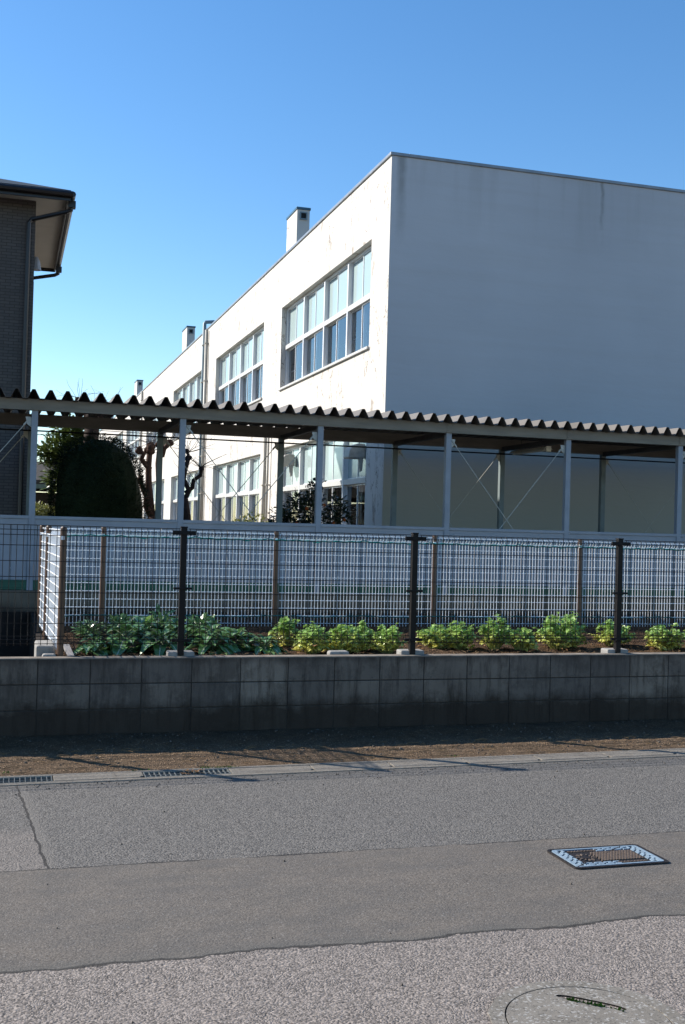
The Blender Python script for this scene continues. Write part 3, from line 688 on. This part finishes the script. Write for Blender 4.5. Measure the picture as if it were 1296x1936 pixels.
# the end face of the side wall is finished like the end wall
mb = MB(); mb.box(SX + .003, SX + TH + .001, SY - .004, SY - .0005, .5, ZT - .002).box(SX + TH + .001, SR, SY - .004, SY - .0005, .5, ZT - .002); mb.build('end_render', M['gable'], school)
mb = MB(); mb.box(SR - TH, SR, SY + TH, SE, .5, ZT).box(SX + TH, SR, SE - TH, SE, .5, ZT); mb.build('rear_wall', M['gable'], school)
mb = MB(); mb.box(SX + TH + .01, SR - TH - .01, SY + TH + .01, SE - TH - .01, 7.5, 7.7); mb.build('roof', M['far_wall'], school)
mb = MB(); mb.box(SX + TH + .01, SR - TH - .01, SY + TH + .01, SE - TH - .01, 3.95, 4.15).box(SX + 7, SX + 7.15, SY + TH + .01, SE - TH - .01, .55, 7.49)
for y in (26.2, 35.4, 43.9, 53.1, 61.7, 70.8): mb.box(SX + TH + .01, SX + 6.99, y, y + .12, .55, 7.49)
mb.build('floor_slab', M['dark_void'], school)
mb = MB(); mb.box(SX - .03, SX + .30, SY - .03, SE, ZT, ZT + .055).box(SX + .30, SR + .03, SY - .03, SY + .30, ZT, ZT + .055); mb.build('parapet_cap', M['cap_metal'], school, bevel=.008)
# windows
def make_window():
    z0, z1, L = FL[1][0], FL[1][1], WL; y0 = WYS[0]
    xr = SX + .12
    w = MB(); w.box(xr, xr + .09, y0, y0 + .05, z0, z1).box(xr, xr + .09, y0 + L - .05, y0 + L, z0, z1).box(xr, xr + .09, y0 + .05, y0 + L - .05, z1 - .05, z1).box(xr - .02, xr + .09, y0 + .05, y0 + L - .05, z0, z0 + .06)
    bay = (L - .1) / 4
    for k in (1, 2, 3): Y = y0 + .05 + bay * k; w.box(xr - .03, xr + .09, Y - .035, Y + .035, z0 + .06, z1 - .05)
    win = w.build('window', M['alu'], school, bevel=.004)
    s = MB(); s.box(SX - .045, SX + .119, y0 - .02, y0 + L + .02, z0 - .045, z0 + .004); s.build('sill', M['white_paint'], win, bevel=.006)
    tr = MB(); zt = z0 + .97
    for k in range(4):
        a = y0 + .05 + bay * k + (.036 if k else 0); b = y0 + .05 + bay * (k + 1) - (.036 if k < 3 else 0); tr.box(xr - .025, xr + .085, a, b, zt - .055, zt + .045)
    tr.build('transom', M['white_paint'], win, bevel=.004)
    sash = MB(); fr = MB(); cl = MB()
    for k in range(4):
        a = y0 + .05 + bay * k + .037; b = a + bay - .074; m = (a + b) / 2
        for zz0, zz1, g in ((z0 + .062, zt - .057, cl), (zt + .047, z1 - .052, fr)):
            for q, (c, d, xo) in enumerate(((a, m + .014, .012), (m - .014, b, .048))):
                x0 = xr + xo; e = .026
                top = zz1 - (.07 if (q == 1 and g is fr) else 0)
                sash.box(x0, x0 + .024, c, c + e, zz0, zz1).box(x0, x0 + .024, d - e, d, zz0, zz1).box(x0, x0 + .024, c + e, d - e, zz0, zz0 + e).box(x0, x0 + .024, c + e, d - e, zz1 - e, zz1)
                g.quad((x0 + .012, c + e, zz0 + e), (x0 + .012, c + e, zz1 - e), (x0 + .012, d - e, zz1 - e), (x0 + .012, d - e, zz0 + e))
    sash.build('sash', M['alu'], win); fr.build('frosted_pane', M['frosted'], win); cl.build('clear_pane', M['glass'], win)
    cu = MB(); rr = random.Random(3)
    for Y, wd, lean in ((y0 + .35, .5, .12), (y0 + 1.35, .35, -.1), (y0 + 2.15, .6, .2), (y0 + 3.9, .7, -.12), (y0 + 5.3, .8, .1), (y0 + 6.3, .5, 0)):
        n = 22; rows = []
        for z, wf, sh in ((z0 + .02, .75, lean * 1.2), (z0 + .25, .35, lean), (z0 + .35, .28, lean * .8), (z0 + .7, .7, .2 * lean), (z0 + 1.25, 1.0, 0), (z1 - .1, 1.0, 0)):
            rows.append([cu.vert((SX + .34 + .035 * math.sin(i * 1.9), Y + sh + wd * wf * (i / n - .5), z)) for i in range(n + 1)])
        for A, B in zip(rows[:-1], rows[1:]):
            for i in range(n): cu.face((A[i], A[i + 1], B[i + 1], B[i]))
    cu.build('curtain', M['drape'], win, smooth=True)
    rl = MB(); rl.tube([(SX + .27, y0, z0 + .42), (SX + .27, y0 + L, z0 + .42)], .012, 6); rl.build('guard_rail', M['alu'], win)
    return win
w0 = make_window()
for fi, (za, zb) in enumerate(FL):
    for k, y in enumerate(WYS):
        if fi == 1 and k == 0: continue
        copy_tree(w0, loc=(0, y - WYS[0], za - FL[1][0]), parent=school)
w0.location = (0, 0, 0)
# make_window built relative to school root; copies offset from it
for k, (Y, w, h) in enumerate(((24.65, .95, 0), (40.75, 1.1, 0), (57.0, 1.1, 0), (73.0, 1.1, 0))):
    X0 = SX + .03; X1 = X0 + .29; y0, y1 = Y - w / 2, Y + w / 2
    c = MB(); c.box(X0, X1, y0, y1, ZT + .056, ZT + .86 + (.0 if k else .0)); ch = c.build('chimney', M['facade'], school)
    c = MB(); c.box(X0 - .02, X1 + .02, y0 - .02, y1 + .02, ZT + .86, ZT + .915); c.build('cap', M['cap_dark'], ch, bevel=.005)
    zc = ZT + .72
    c = MB(); xm = (X0 + X1) / 2 + .0
    for a in ((xm - .085, xm - .06, zc - .085, zc + .085), (xm + .06, xm + .085, zc - .085, zc + .085), (xm - .06, xm + .06, zc - .085, zc - .06), (xm - .06, xm + .06, zc + .06, zc + .085)): c.box(a[0], a[1], y0 - .035, y0 - .001, a[2], a[3])
    v = c.build('vent', M['pipe_blue'], ch)
    c = MB(); c.box(xm - .06, xm + .06, y0 - .006, y0 - .001, zc - .06, zc + .06)
    c.build('opening', M['wire'], v)
def dpipe(y, mat, r, z1, goose=False, x=SX - .07):
    p = MB(); pts = [(x, y, .7), (x, y, z1)]
    if goose: pts = [(x, y, .7), (x, y, z1 - .05), (x + .03, y, z1), (x + .30, y, z1 + .03), (x + .36, y, z1 - .06), (x + .36, y, z1 - .16)]
    p.tube(pts, r, 10); o = p.build('drainpipe', mat, school, smooth=True)
    b = MB()
    for z in np.arange(1.5, z1 - .3, 1.2): b.box(x - r - .012, x + .07, y - r - .01, y + r + .01, z, z + .03)
    b.build('bracket', M['hood'], o)
dpipe(35.3, M['pipe'], .055, 7.95); dpipe(35.75, M['pipe_blue'], .06, 8.28, True); dpipe(26.35, M['pipe'], .05, 3.95); dpipe(26.0, M['pipe'], .03, 3.9); dpipe(53.2, M['pipe'], .055, 7.95)
for Y, z in ((24.2, 3.22), (19.08, 3.12)):   # vent hoods on the ground floor windows
    c = MB(); pr = [(SX + .10, z + .12), (SX - .02, z + .13), (SX - .12, z + .10), (SX - .19, z + .02), (SX - .21, z - .10), (SX - .21, z - .14), (SX + .10, z - .14)]
    c.prism(pr, 'y', Y - .17, Y + .17); c.v = [(x, y, zz) for x, y, zz in c.v]
    h = c.build('vent_hood', M['hood'], school, bevel=.02)
    c = MB(); c.prism([(SX - .02, z - .14), (SX + .07, z - .14), (SX + .05, z - .36), (SX + .01, z - .38)], 'y', Y - .16, Y - .10); c.build('flap', M['hood'], h, bevel=.01)

# ------------------------------------------------------------------ house on the left
t = thing('house', 'two storey house clad in grey brown tile siding with wide eaves', 'building', (-4, 19.6, .6))
EX, EY0, EY1, EZ = .85, 19.1, 24.8, 7.18
c = MB(); c.box(-9.0, .30, 19.62, 24.3, .55, EZ - .03); c.build('wall', M['siding'], t)
c = MB(); c.box(-9.6, EX - .06, EY0 + .06, EY1 - .06, EZ - .028, EZ - .012); c.build('soffit', M['soffit'], t)
c = MB(); w = .03
c.box(-9.6, EX, EY0 + .03, EY0 + .06, EZ - .10, EZ + .06).box(EX - .06, EX - .03, EY0 + .061, EY1 - .06, EZ - .10, EZ + .06).box(-9.6, EX - .03, EY1 - .06, EY1 - .03, EZ - .10, EZ + .06); c.build('fascia', M['brown_gutter'], t, bevel=.004)
c = MB()
def gutter(p, q):
    c.tube([p, q], .05, 8)
gutter((-9.6, EY0 - .03, EZ + .0), (EX + .03, EY0 - .03, EZ + .0)); gutter((EX + .03, EY0 - .03, EZ), (EX + .03, EY1 + .03, EZ)); c.build('gutter', M['brown_gutter'], t)
c = MB(); rh = .35; my = (EY0 + EY1) / 2; hr = (EY1 - EY0) / 2 * rh; xr = EX - (EY1 - EY0) / 2; z = EZ + .07
a, b, d, e, f, g = (EX, EY0 + .0, z), (EX, EY1, z), (xr, my, z + hr), (-6.8, my, z + hr), (-9.6, EY0, z), (-9.6, EY1, z)
for fc in ((f, a, d, e), (a, b, d), (b, g, e, d), (g, f, e)):
    c.face([c.vert(p) for p in fc])
c.face([c.vert(p) for p in (a, f, g, b)]); rf = c.build('roof', M['roof_tile'], t)
for Y, down in ((19.35, True), (24.45, False)):
    c = MB(); yy = 19.57 if down else 24.37
    c.box(EX - .03, EX + .09, Y - .07, Y + .07, EZ - .16, EZ - .05)
    c.tube([(EX + .02, Y, EZ - .14), (EX + .02, Y, EZ - .19), (EX - .05, Y, EZ - .23), (.24, yy if down else Y, EZ - .36), (.19 if down else .34, yy if down else Y, EZ - .42), (.19 if down else .34, yy if down else Y, .7)], .038, 8)
    c.build('downpipe', M['brown_gutter'], t)
c = MB(); c.tube([(.38, 22.6, 6.62), (.38, 22.6, 6.80), (.38, 22.6, 6.88)], [.10, .07, .03], 10).bar((.30, 22.6, 6.86), (.38, 22.6, 6.86), .04); c.build('wall_lamp', M['metal_gray'], t)

# ------------------------------------------------------------------ plants
def sph():
    v = rng.normal(size=3); return v / np.linalg.norm(v)
def dome_tree(name, label, cat, c, rx, ry, z0, z1, nl, size, mat, group=None):
    t = thing(name, label, cat, (c[0], c[1], .6), group); m = MB(); h = z1 - z0
    def surf(u, a, k=1.0):           # u = height 0..1
        rr = (1 - max(0, (u - .45) / .55) ** 2.8) ** .5 * (0.92 + .08 * math.sin(u * 3))
        b = 1 + .05 * math.sin(3 * a + 5 * u) + .035 * math.sin(7 * a - 9 * u)
        return Vector((c[0] + rx * rr * b * k * math.cos(a), c[1] + ry * rr * b * k * math.sin(a), z0 + h * u))
    for i in range(nl):
        u = random.random() ** .8; a = random.uniform(0, 6.2832); k = 1 - abs(random.gauss(0, .06)) + (random.random() < .08) * random.uniform(0, .09); p = surf(u, a, k)
        if u > .97: k = random.random() ** .5; p = surf(.985 - .0 * u, a, 1); p = Vector((c[0] + rx * .5 * k * math.cos(a), c[1] + ry * .5 * k * math.sin(a), z0 + h * (1 - .12 * k * k) + random.uniform(-.05, .03)))
        d = Vector((math.cos(a) + random.gauss(0, .7), math.sin(a) + random.gauss(0, .7), .5 + random.gauss(0, .6)))
        s = size * random.uniform(.6, 1.25); m.leaf(p, d, (random.gauss(0, .5), random.gauss(0, .5), 1), s, s * .5, .15, 1, .2)
    m.build('crown', mat, t)
    m = MB(); ring = []
    for j in range(12):
        u = j / 11 * .96; ring.append([m.vert(surf(u, 2 * math.pi * k / 20, .86 if j < 11 else .4)) for k in range(20)])
    for A, B in zip(ring[:-1], ring[1:]):
        for k in range(20): m.face((A[k], A[(k + 1) % 20], B[(k + 1) % 20], B[k]))
    m.face(ring[-1]); m.build('inner_branches', mat, t)
    m = MB(); m.tube([(c[0], c[1], .58), (c[0], c[1], z0 + .3)], [.09, .06], 8); m.build('trunk', M['dark_bark'], t); return t
dome_tree('topiary_tree', 'large dense dark evergreen clipped into a round dome', 'tree', (1.50, 19.9), .86, .84, .62, 3.26, 11000, .075, M['topiary'])
def clump_tree(name, label, cat, blobs, nl, size, mat, trunk, group=None, loose=.35, bark='dark_bark'):
    b0 = trunk[0]; t = thing(name, label, cat, b0, group); m = MB(); tot = sum(b[1] ** 2 for b in blobs)
    for c, r in blobs:
        for i in range(int(nl * r * r / tot)):
            v = sph(); rr = r * (random.random() ** .45) * (1 + random.gauss(0, .12)); p = Vector((c[0] + v[0] * rr, c[1] + v[1] * rr, c[2] + v[2] * rr * .9))
            s = size * random.uniform(.6, 1.3); m.leaf(p, (v[0] + random.gauss(0, loose * 2), v[1] + random.gauss(0, loose * 2), v[2] * .6 + .3 + random.gauss(0, loose)), (random.gauss(0, .5), random.gauss(0, .5), 1), s, s * .42, .2, 2, .2)
    m.build('crown', mat, t); m = MB()
    for pts, r0, r1 in trunk[1]: m.tube(pts, [r0 + (r1 - r0) * i / (len(pts) - 1) for i in range(len(pts))], 8)
    m.build('trunk', M[bark], t); return t
clump_tree('magnolia_tree', 'leafy evergreen tree with yellow green leaves left of the clipped dome', 'tree',
    [((1.1, 27, 3.4), .42), ((1.35, 27.1, 3.75), .36), ((.85, 27, 3.25), .26), ((1.5, 27, 3.2), .5), ((1.2, 26.9, 2.75), .42), ((1.65, 27.1, 3.7), .3), ((1.35, 27.2, 4.0), .2)], 3300, .15, M['magnolia'],
    ((1.4, 27, .6), [([(1.4, 27, .55), (1.38, 27, 2.0), (1.3, 27, 3.5)], .09, .03)]))
def limb(a, b, n=4, j=.04):
    a = Vector(a); b = Vector(b); return [a + (b - a) * (i / n) + (Vector((random.gauss(0, j), random.gauss(0, j), random.gauss(0, j * .4))) if 0 < i < n else Vector()) for i in range(n + 1)]
def knob(m, c, r):
    for _ in range(7):
        v = sph(); p = Vector(c) + Vector(v) * r * .45; m.tube([p - Vector((0, 0, r * .5)), p - Vector((0, 0, r * .2)), p + Vector((0, 0, r * .25)), p + Vector((0, 0, r * .5))], [r * .3, r * .55, r * .5, r * .15], 7)
def twigs(m, c, n, L, r=.006):
    for _ in range(n):
        v = Vector(sph()); v.z = abs(v.z) * .8 + .1; a = Vector(c); pts = [a]
        for i in range(4): v = (v + Vector(sph()) * .45).normalized(); pts.append(pts[-1] + v * L / 4)
        m.tube(pts, [r, r * .8, r * .6, r * .5, r * .35], 4)
def pollard(name, label, base, limbs, tw, bark, group='pollarded bare trees'):
    t = thing(name, label, 'tree', base, group); m = MB()
    for a, b, r0, r1, kn in limbs:
        m.tube(limb(a, b), [r0 + (r1 - r0) * i / 4 for i in range(5)], 9)
        if kn: knob(m, b, kn)
    m.build('trunk', M[bark], t, smooth=True); m = MB()
    for c, n, L in tw: twigs(m, c, n, L)
    m.build('twigs', M[bark], t)
pollard('pollarded_tree', 'reddish brown pollarded tree with knobbly stem heads right of the dome', (3.08, 24.5, .6),
    [((3.08, 24.5, .55), (3.08, 24.5, 1.9), .19, .14, 0), ((3.02, 24.5, 1.8), (2.93, 24.5, 3.35), .085, .06, .15), ((3.14, 24.5, 1.85), (3.15, 24.6, 3.45), .07, .05, .12), ((2.95, 24.5, 2.9), (2.68, 24.4, 3.3), .06, .05, .10), ((3.0, 24.5, 1.9), (2.72, 24.4, 2.65), .08, .05, .09), ((3.2, 24.5, 3.2), (3.36, 24.5, 3.5), .05, .05, .10)],
    [((2.93, 24.5, 3.45), 14, .5), ((2.68, 24.4, 3.35), 8, .5), ((2.72, 24.4, 2.7), 10, .45), ((3.12, 24.6, 3.55), 10, .4), ((3.36, 24.5, 3.55), 7, .6)], 'bark')
pollard('pollarded_tree', 'dark bare pollarded tree with forked limbs behind the second walkway post', (3.12, 20.5, .6),
    [((3.12, 20.5, .55), (3.10, 20.5, 2.2), .10, .075, 0), ((3.10, 20.5, 2.15), (3.165, 20.5, 2.95), .05, .04, .065), ((3.13, 20.5, 2.3), (3.41, 20.5, 2.75), .045, .035, .06), ((3.16, 20.5, 2.9), (3.12, 20.5, 3.08), .035, .03, .045)],
    [((3.4, 20.5, 2.78), 12, .55), ((3.16, 20.5, 3.05), 12, .6), ((3.25, 20.5, 2.4), 8, .45), ((3.12, 20.5, 2.7), 6, .4)], 'dark_bark')
pollard('pollarded_tree', 'thick dark pollarded trunk rising behind the clipped dome into the roof shade', (1.84, 26.2, .6),
    [((1.84, 26.2, .55), (1.80, 26.2, 4.1), .20, .17, .2), ((1.8, 26.2, 3.9), (1.5, 26.2, 4.5), .1, .08, .12), ((1.8, 26.2, 3.9), (2.15, 26.2, 4.4), .1, .07, .12)],
    [((1.5, 26.2, 4.5), 12, .6), ((2.15, 26.2, 4.4), 14, .6), ((1.8, 26.2, 4.2), 16, .7)], 'dark_bark')
pollard('pollarded_tree', 'small distant reddish pollarded tree above the low building', (1.35, 36.5, .6),
    [((1.35, 36.5, .55), (1.32, 36.5, 3.3), .12, .09, 0), ((1.32, 36.5, 3.2), (1.1, 36.5, 3.9), .08, .06, .14), ((1.32, 36.5, 3.2), (1.5, 36.5, 3.75), .08, .06, .14)],
    [((1.1, 36.5, 3.9), 10, .5), ((1.5, 36.5, 3.75), 10, .5)], 'bark')
ct = clump_tree('orange_tree', 'dark leafy citrus bush dotted with a few orange fruits behind the walkway', 'tree',
    [((4.55, 17.15, 1.95), .33), ((4.3, 17.15, 1.7), .36), ((4.85, 17.15, 1.7), .33), ((4.6, 17.1, 2.2), .20), ((5.05, 17.15, 1.5), .3), ((4.05, 17.1, 1.65), .22), ((4.6, 17.15, 1.3), .5), ((3.92, 17.1, 1.55), .18), ((5.15, 17.1, 1.95), .2), ((4.42, 17.1, 2.1), .2), ((4.65, 17.0, 2.35), .15), ((5.0, 17.1, 2.1), .2), ((4.15, 17.1, 1.9), .2)], 4200, .085, M['citrus'],
    ((4.55, 17.15, .6), [([(4.55, 17.15, .55), (4.55, 17.15, 1.8)], .05, .02), ([(4.55, 17.15, 1.1), (4.2, 17.15, 1.75)], .025, .01), ([(4.55, 17.15, 1.1), (4.95, 17.15, 1.7)], .025, .01)]))
for dx, dz in ((-.28, 1.78), (-.12, 2.02), (.05, 1.86), (.16, 2.08), (.32, 1.80), (-.4, 1.62), (.5, 1.86), (.0, 1.64)):
    m = MB(); p = Vector((4.6 + dx, 16.86, dz)); m.tube([p + Vector((0, 0, z)) for z in (-.028, -.02, 0, .02, .028)], [.006, .02, .029, .02, .006], 10); m.build('fruit', M['orange'], ct, smooth=True)
clump_tree('low_shrub', 'small grey green shrub at the foot of the school windows', 'shrub', [((4.75, 22.2, 1.6), .42), ((4.3, 22.4, 1.35), .38), ((5.1, 22.1, 1.45), .3)], 1400, .10, M['shrub'], ((4.6, 22.2, .6), [([(4.6, 22.2, .55), (4.7, 22.2, 1.5)], .03, .01)]))
clump_tree('yellow_shrub', 'yellow green shrub in front of the low building at far left', 'shrub', [((.95, 28.6, 1.7), .45), ((.6, 28.6, 1.8), .4), ((1.35, 28.5, 1.6), .4), ((1.35, 28.2, 1.5), .2)], 1900, .12, M['shrub'], ((.9, 28.6, .6), [([(.9, 28.6, .55), (.9, 28.6, 1.6)], .04, .02)]))
# low building far left
t = thing('low_building', 'low grey building with a pale green gutter seen beside the clipped dome', 'building', (3, 32, .6))
c = MB(); c.box(-6, 2.0, 32.2, 38, .55, 2.5); c.build('wall', M['far_wall'], t)
c = MB(); c.prism([(31.4, 2.68), (31.4, 2.82), (35, 3.5), (38.6, 2.82), (38.6, 2.68)], 'x', -6.5, 2.3); c.build('roof', M['far_wall'], t)
c = MB(); c.box(-6.5, 2.3, 31.27, 31.39, 2.58, 2.70); c.build('gutter', M['far_green'], t)
t = thing('power_lines', 'thin black power lines crossing the sky in the far left gap', 'cable', (-20, 50, 6))
for z in (5.35, 5.0, 4.2, 3.8):
    c = MB(); c.tube([(-30 + 4 * i, 50, z + .9 - .06 * i + .004 * (i - 8) ** 2) for i in range(17)], .014, 4); c.build('wire', M['wire'], t)
for X in (-30, 34):
    c = MB(); c.tube([(X, 50, .5), (X, 50, 8.5)], [.18, .12], 8); c.build('pole', M['far_wall'], t)

# vegetables
def kale(loc, label, h, sp, seed, group='broad leaved broccoli plants'):
    random.seed(seed); t = thing('broccoli_plant', label, 'vegetable plant', loc, group); m = MB(); s = MB()
    x, y, z = loc; s.tube([(x, y, z - .02), (x + .01, y, z + h * .8)], [.018, .012], 8)
    for i in range(36):
        u = i / 35; a = i * 2.4 + random.gauss(0, .25); zz = z + h * (.10 + .75 * u); el = -.05 + .80 * u + random.gauss(0, .15)
        d = Vector((math.cos(a) * math.cos(el), math.sin(a) * math.cos(el), math.sin(el))); L = sp * (1.0 - .45 * u) * random.uniform(.75, 1.15); st = L * .32
        b = Vector((x, y, zz)); e = b + d * st; s.tube([b, e], [.006, .004], 5)
        m.leaf(e, d, (0, 0, 1), L * .8, L * .46, .55 * random.uniform(.5, 1.4), 6, .35, .10)
    m.build('leaves', M['kale'], t, smooth=True); s.build('stem', M['kale_stem'], t, smooth=True)
KL = [((.74, 9.62, .6), .24, .24, 'leftmost low broccoli plant with yellowing outer leaves beside the corner post'),
 ((1.02, 9.80, .6), .40, .33, 'tall broccoli plant, second from the corner fence post'),
 ((1.30, 9.62, .6), .34, .31, 'silvery leaved broccoli plant left of the concrete fence footing'),
 ((1.22, 10.45, .6), .40, .32, 'broccoli plant behind, with one yellow leaf showing at its top'),
 ((1.55, 10.35, .6), .38, .33, 'broccoli plant standing directly behind the first black fence post'),
 ((1.76, 9.74, .6), .42, .31, 'broccoli plant just right of the first black fence post with upright leaf'),
 ((2.02, 9.90, .6), .31, .29, 'mid height broccoli plant between the first black post and bare soil'),
 ((2.22, 9.66, .6), .22, .25, 'rightmost broccoli plant next to the bare soil patch')]
for i, (l, h, sp, lab) in enumerate(KL): kale(l, lab, h * .50, sp * .98, 40 + i)
m = MB(); m.leaf((1.26, 10.38, 0.80), (.3, -.4, .6), (0, -1, .3), .12, .07, .1, 4); tag(m.build('leaf', M['celery'], bpy.data.objects['broccoli_plant.003']), 'single yellow leaf')
def celery(loc, label, h, w, seed, group='bright green leafy vegetable plants'):
    random.seed(seed); t = thing('leafy_vegetable', label, 'vegetable plant', loc, group); m = MB(); s = MB(); x, y, z = loc
    for i in range(int(95 * (w / .2) ** 1.2)):
        a = random.uniform(0, 6.283); rr = w * math.sqrt(random.random()); top = h * (1 - .45 * (rr / w) ** 2) * random.uniform(.2, 1.08)
        p0 = Vector((x + rr * .25 * math.cos(a), y + rr * .25 * math.sin(a), z)); p2 = Vector((x + rr * math.cos(a), y + rr * math.sin(a), z + top)); p1 = (p0 + p2) / 2 + Vector((0, 0, top * .18))
        s.tube([p0, p1, p2], [.004, .003, .002], 4, False)
        for k in range(random.choice((5, 6, 7))):
            b = random.uniform(0, 6.283); q = p1.lerp(p2, random.uniform(.35, 1.0)) if k else p2; d = Vector((math.cos(b), math.sin(b), random.uniform(-.2, .8))); L = random.uniform(.035, .062)
            m.leaf(q, d, (random.gauss(0, .3), random.gauss(0, .3), 1), L, L * .8, .35, 3, .3, .14)
    m.build('leaves', M['celery'], t, smooth=False); s.build('stems', M['celery_stem'], t, smooth=True)
    d = MB()
    for i in range(9):
        a = random.uniform(0, 6.283); rr = w * random.uniform(.5, 1.1); d.leaf((x + rr * math.cos(a), y + rr * math.sin(a), z + .02), (math.cos(a), math.sin(a), .1), (0, 0, 1), random.uniform(.03, .06), .025, .2, 3, .3, .2)
    tag(d.build('withered_leaves', M['dead_leaf'], t), kind='stuff')
CL = [((2.50, 10.05), .30, .125, 'narrow upright leafy vegetable, first right of the broccoli across bare soil'),
 ((2.63, 9.55), .25, .15, 'rounded leafy vegetable with one red leaf, left of the white stone'),
 ((2.96, 9.60), .27, .17, 'leafy vegetable right of the white stone with cut pale base'),
 ((3.16, 9.80), .29, .16, 'taller leafy vegetable in the middle of the clump left of the second black post'),
 ((3.33, 9.55), .26, .13, 'leafy vegetable touching the left side of the second black fence post'),
 ((3.93, 9.90), .25, .17, 'low leafy vegetable, first to the right of the second black post'),
 ((4.17, 9.86), .27, .14, 'leafy vegetable joined to its left neighbour right of the second black post'),
 ((4.50, 9.80), .31, .15, 'taller leafy vegetable left of the widest pair, midway between two black posts'),
 ((4.69, 9.62), .26, .14, 'yellow based leafy vegetable in front of the taller midway plant'),
 ((5.19, 9.85), .34, .19, 'largest leafy vegetable, wide plant in front of the brown post'),
 ((5.41, 9.98), .33, .14, 'leafy vegetable forming the right half of the largest clump'),
 ((5.92, 10.05), .29, .18, 'leafy vegetable growing directly behind the third black fence post'),
 ((6.28, 9.65), .27, .19, 'rightmost leafy vegetable cut by the edge of the view'),
 ((6.8, 9.8), .28, .17, 'leafy vegetable outside the right edge of the view')]
for i, ((x, y), h, w, lab) in enumerate(CL): celery((x, y, .6), lab, h * (1 + .08 * math.sin(i * 2.1)), w * (1.10 + .08 * math.sin(i * 3.7)), 90 + i)
m = MB(); m.leaf((2.60, 9.40, .70), (-.3, -.8, .1), (0, -.3, 1), .06, .06, .3, 4); tag(m.build('red_leaf', M['dead_leaf'], bpy.data.objects['leafy_vegetable.001']), 'single red leaf')
# shaded rows further back
clump_tree('rear_vegetable_row', 'shaded dark green vegetables at the back left by the silver fence', 'vegetable plant', [((.8, 11.1, .66), .12), ((1.1, 11.1, .68), .14), ((1.5, 11.1, .70), .15), ((1.9, 11.1, .68), .14)], 700, .09, M['kale'], ((1.5, 11.2, .6), [([(1.5, 11.2, .59), (1.5, 11.2, .8)], .008, .004)]))
random.seed(5)
m = MB()
for _ in range(2600):
    x = random.uniform(.5, 8); y = 9.08 + abs(random.gauss(0, .45)); a = random.uniform(0, 6.28); L = random.uniform(.02, .09)
    m.leaf((x, y, .612 + random.uniform(0, .02)), (math.cos(a), math.sin(a), random.uniform(-.1, .3)), (0, 0, 1), L, random.choice((.004, .006, .02)), .1, 1)
tag(m.build('straw_mulch', M['litter']), 'dry straw and dead leaves scattered over the vegetable plot soil', 'mulch', kind='stuff')
m = MB()
for _ in range(600):
    x = random.uniform(-1, 7.5); y0 = ky(x) + .29; y = random.uniform(y0, 8.93); r = random.uniform(.003, .010) * (1.6 if random.random() < .06 else 1); z = verge_z(x, y)
    m.tube([(x, y, z - r * .3), (x, y, z + r * .4), (x, y, z + r * .8)], [r, r * .9, r * .4], 5)
tag(m.build('pebbles', M['pebble']), 'small pebbles scattered over the brown verge soil', 'pebbles', kind='stuff')
m = MB()
for _ in range(420):
    x = random.uniform(-1, 6); y = random.uniform(3.3, 7.5) if random.random() < .12 else ky(x) - abs(random.gauss(0, .12)); q = random.uniform(.002, .005); m.tube([(x, y, .001), (x, y, q), (x, y, q * 1.7)], [q * 1.2, q, q * .4], 5)
tag(m.build('grit', M['pebble']), 'loose grit lying on the asphalt and along the gutter edge', 'grit', kind='stuff')
m = MB()
for _ in range(420):
    x = random.uniform(-1, 7.5); y = random.uniform(ky(x) + .29, 8.45); a = random.gauss(0, .5); L = random.uniform(.03, .12); z = verge_z(x, y) + .004
    m.tube([(x, y, z), (x + L * .5 * math.cos(a), y + L * .5 * math.sin(a), z + .006), (x + L * math.cos(a), y + L * math.sin(a), z + .002)], .0016, 4)
tag(m.build('dry_twigs', M['litter']), 'dry straw bits lying on the brown verge soil', 'straw', kind='stuff')
m = MB()
for cx_, cy_, n in ((1.52, 7.80, 40), (1.40, 7.81, 22), (.95, 7.80, 10), (3.3, 7.9, 8), (.05, 7.86, 12)):
    for _ in range(n):
        a = random.uniform(0, 6.28); m.leaf((cx_ + random.gauss(0, .035), cy_ + random.gauss(0, .012), .005), (math.cos(a), math.sin(a), random.uniform(.5, 2)), (0, 0, 1), random.uniform(.012, .03), .008, .3, 2)
tag(m.build('weeds', M['moss']), 'tiny green weeds along the back of the gutter', 'weeds', kind='stuff')
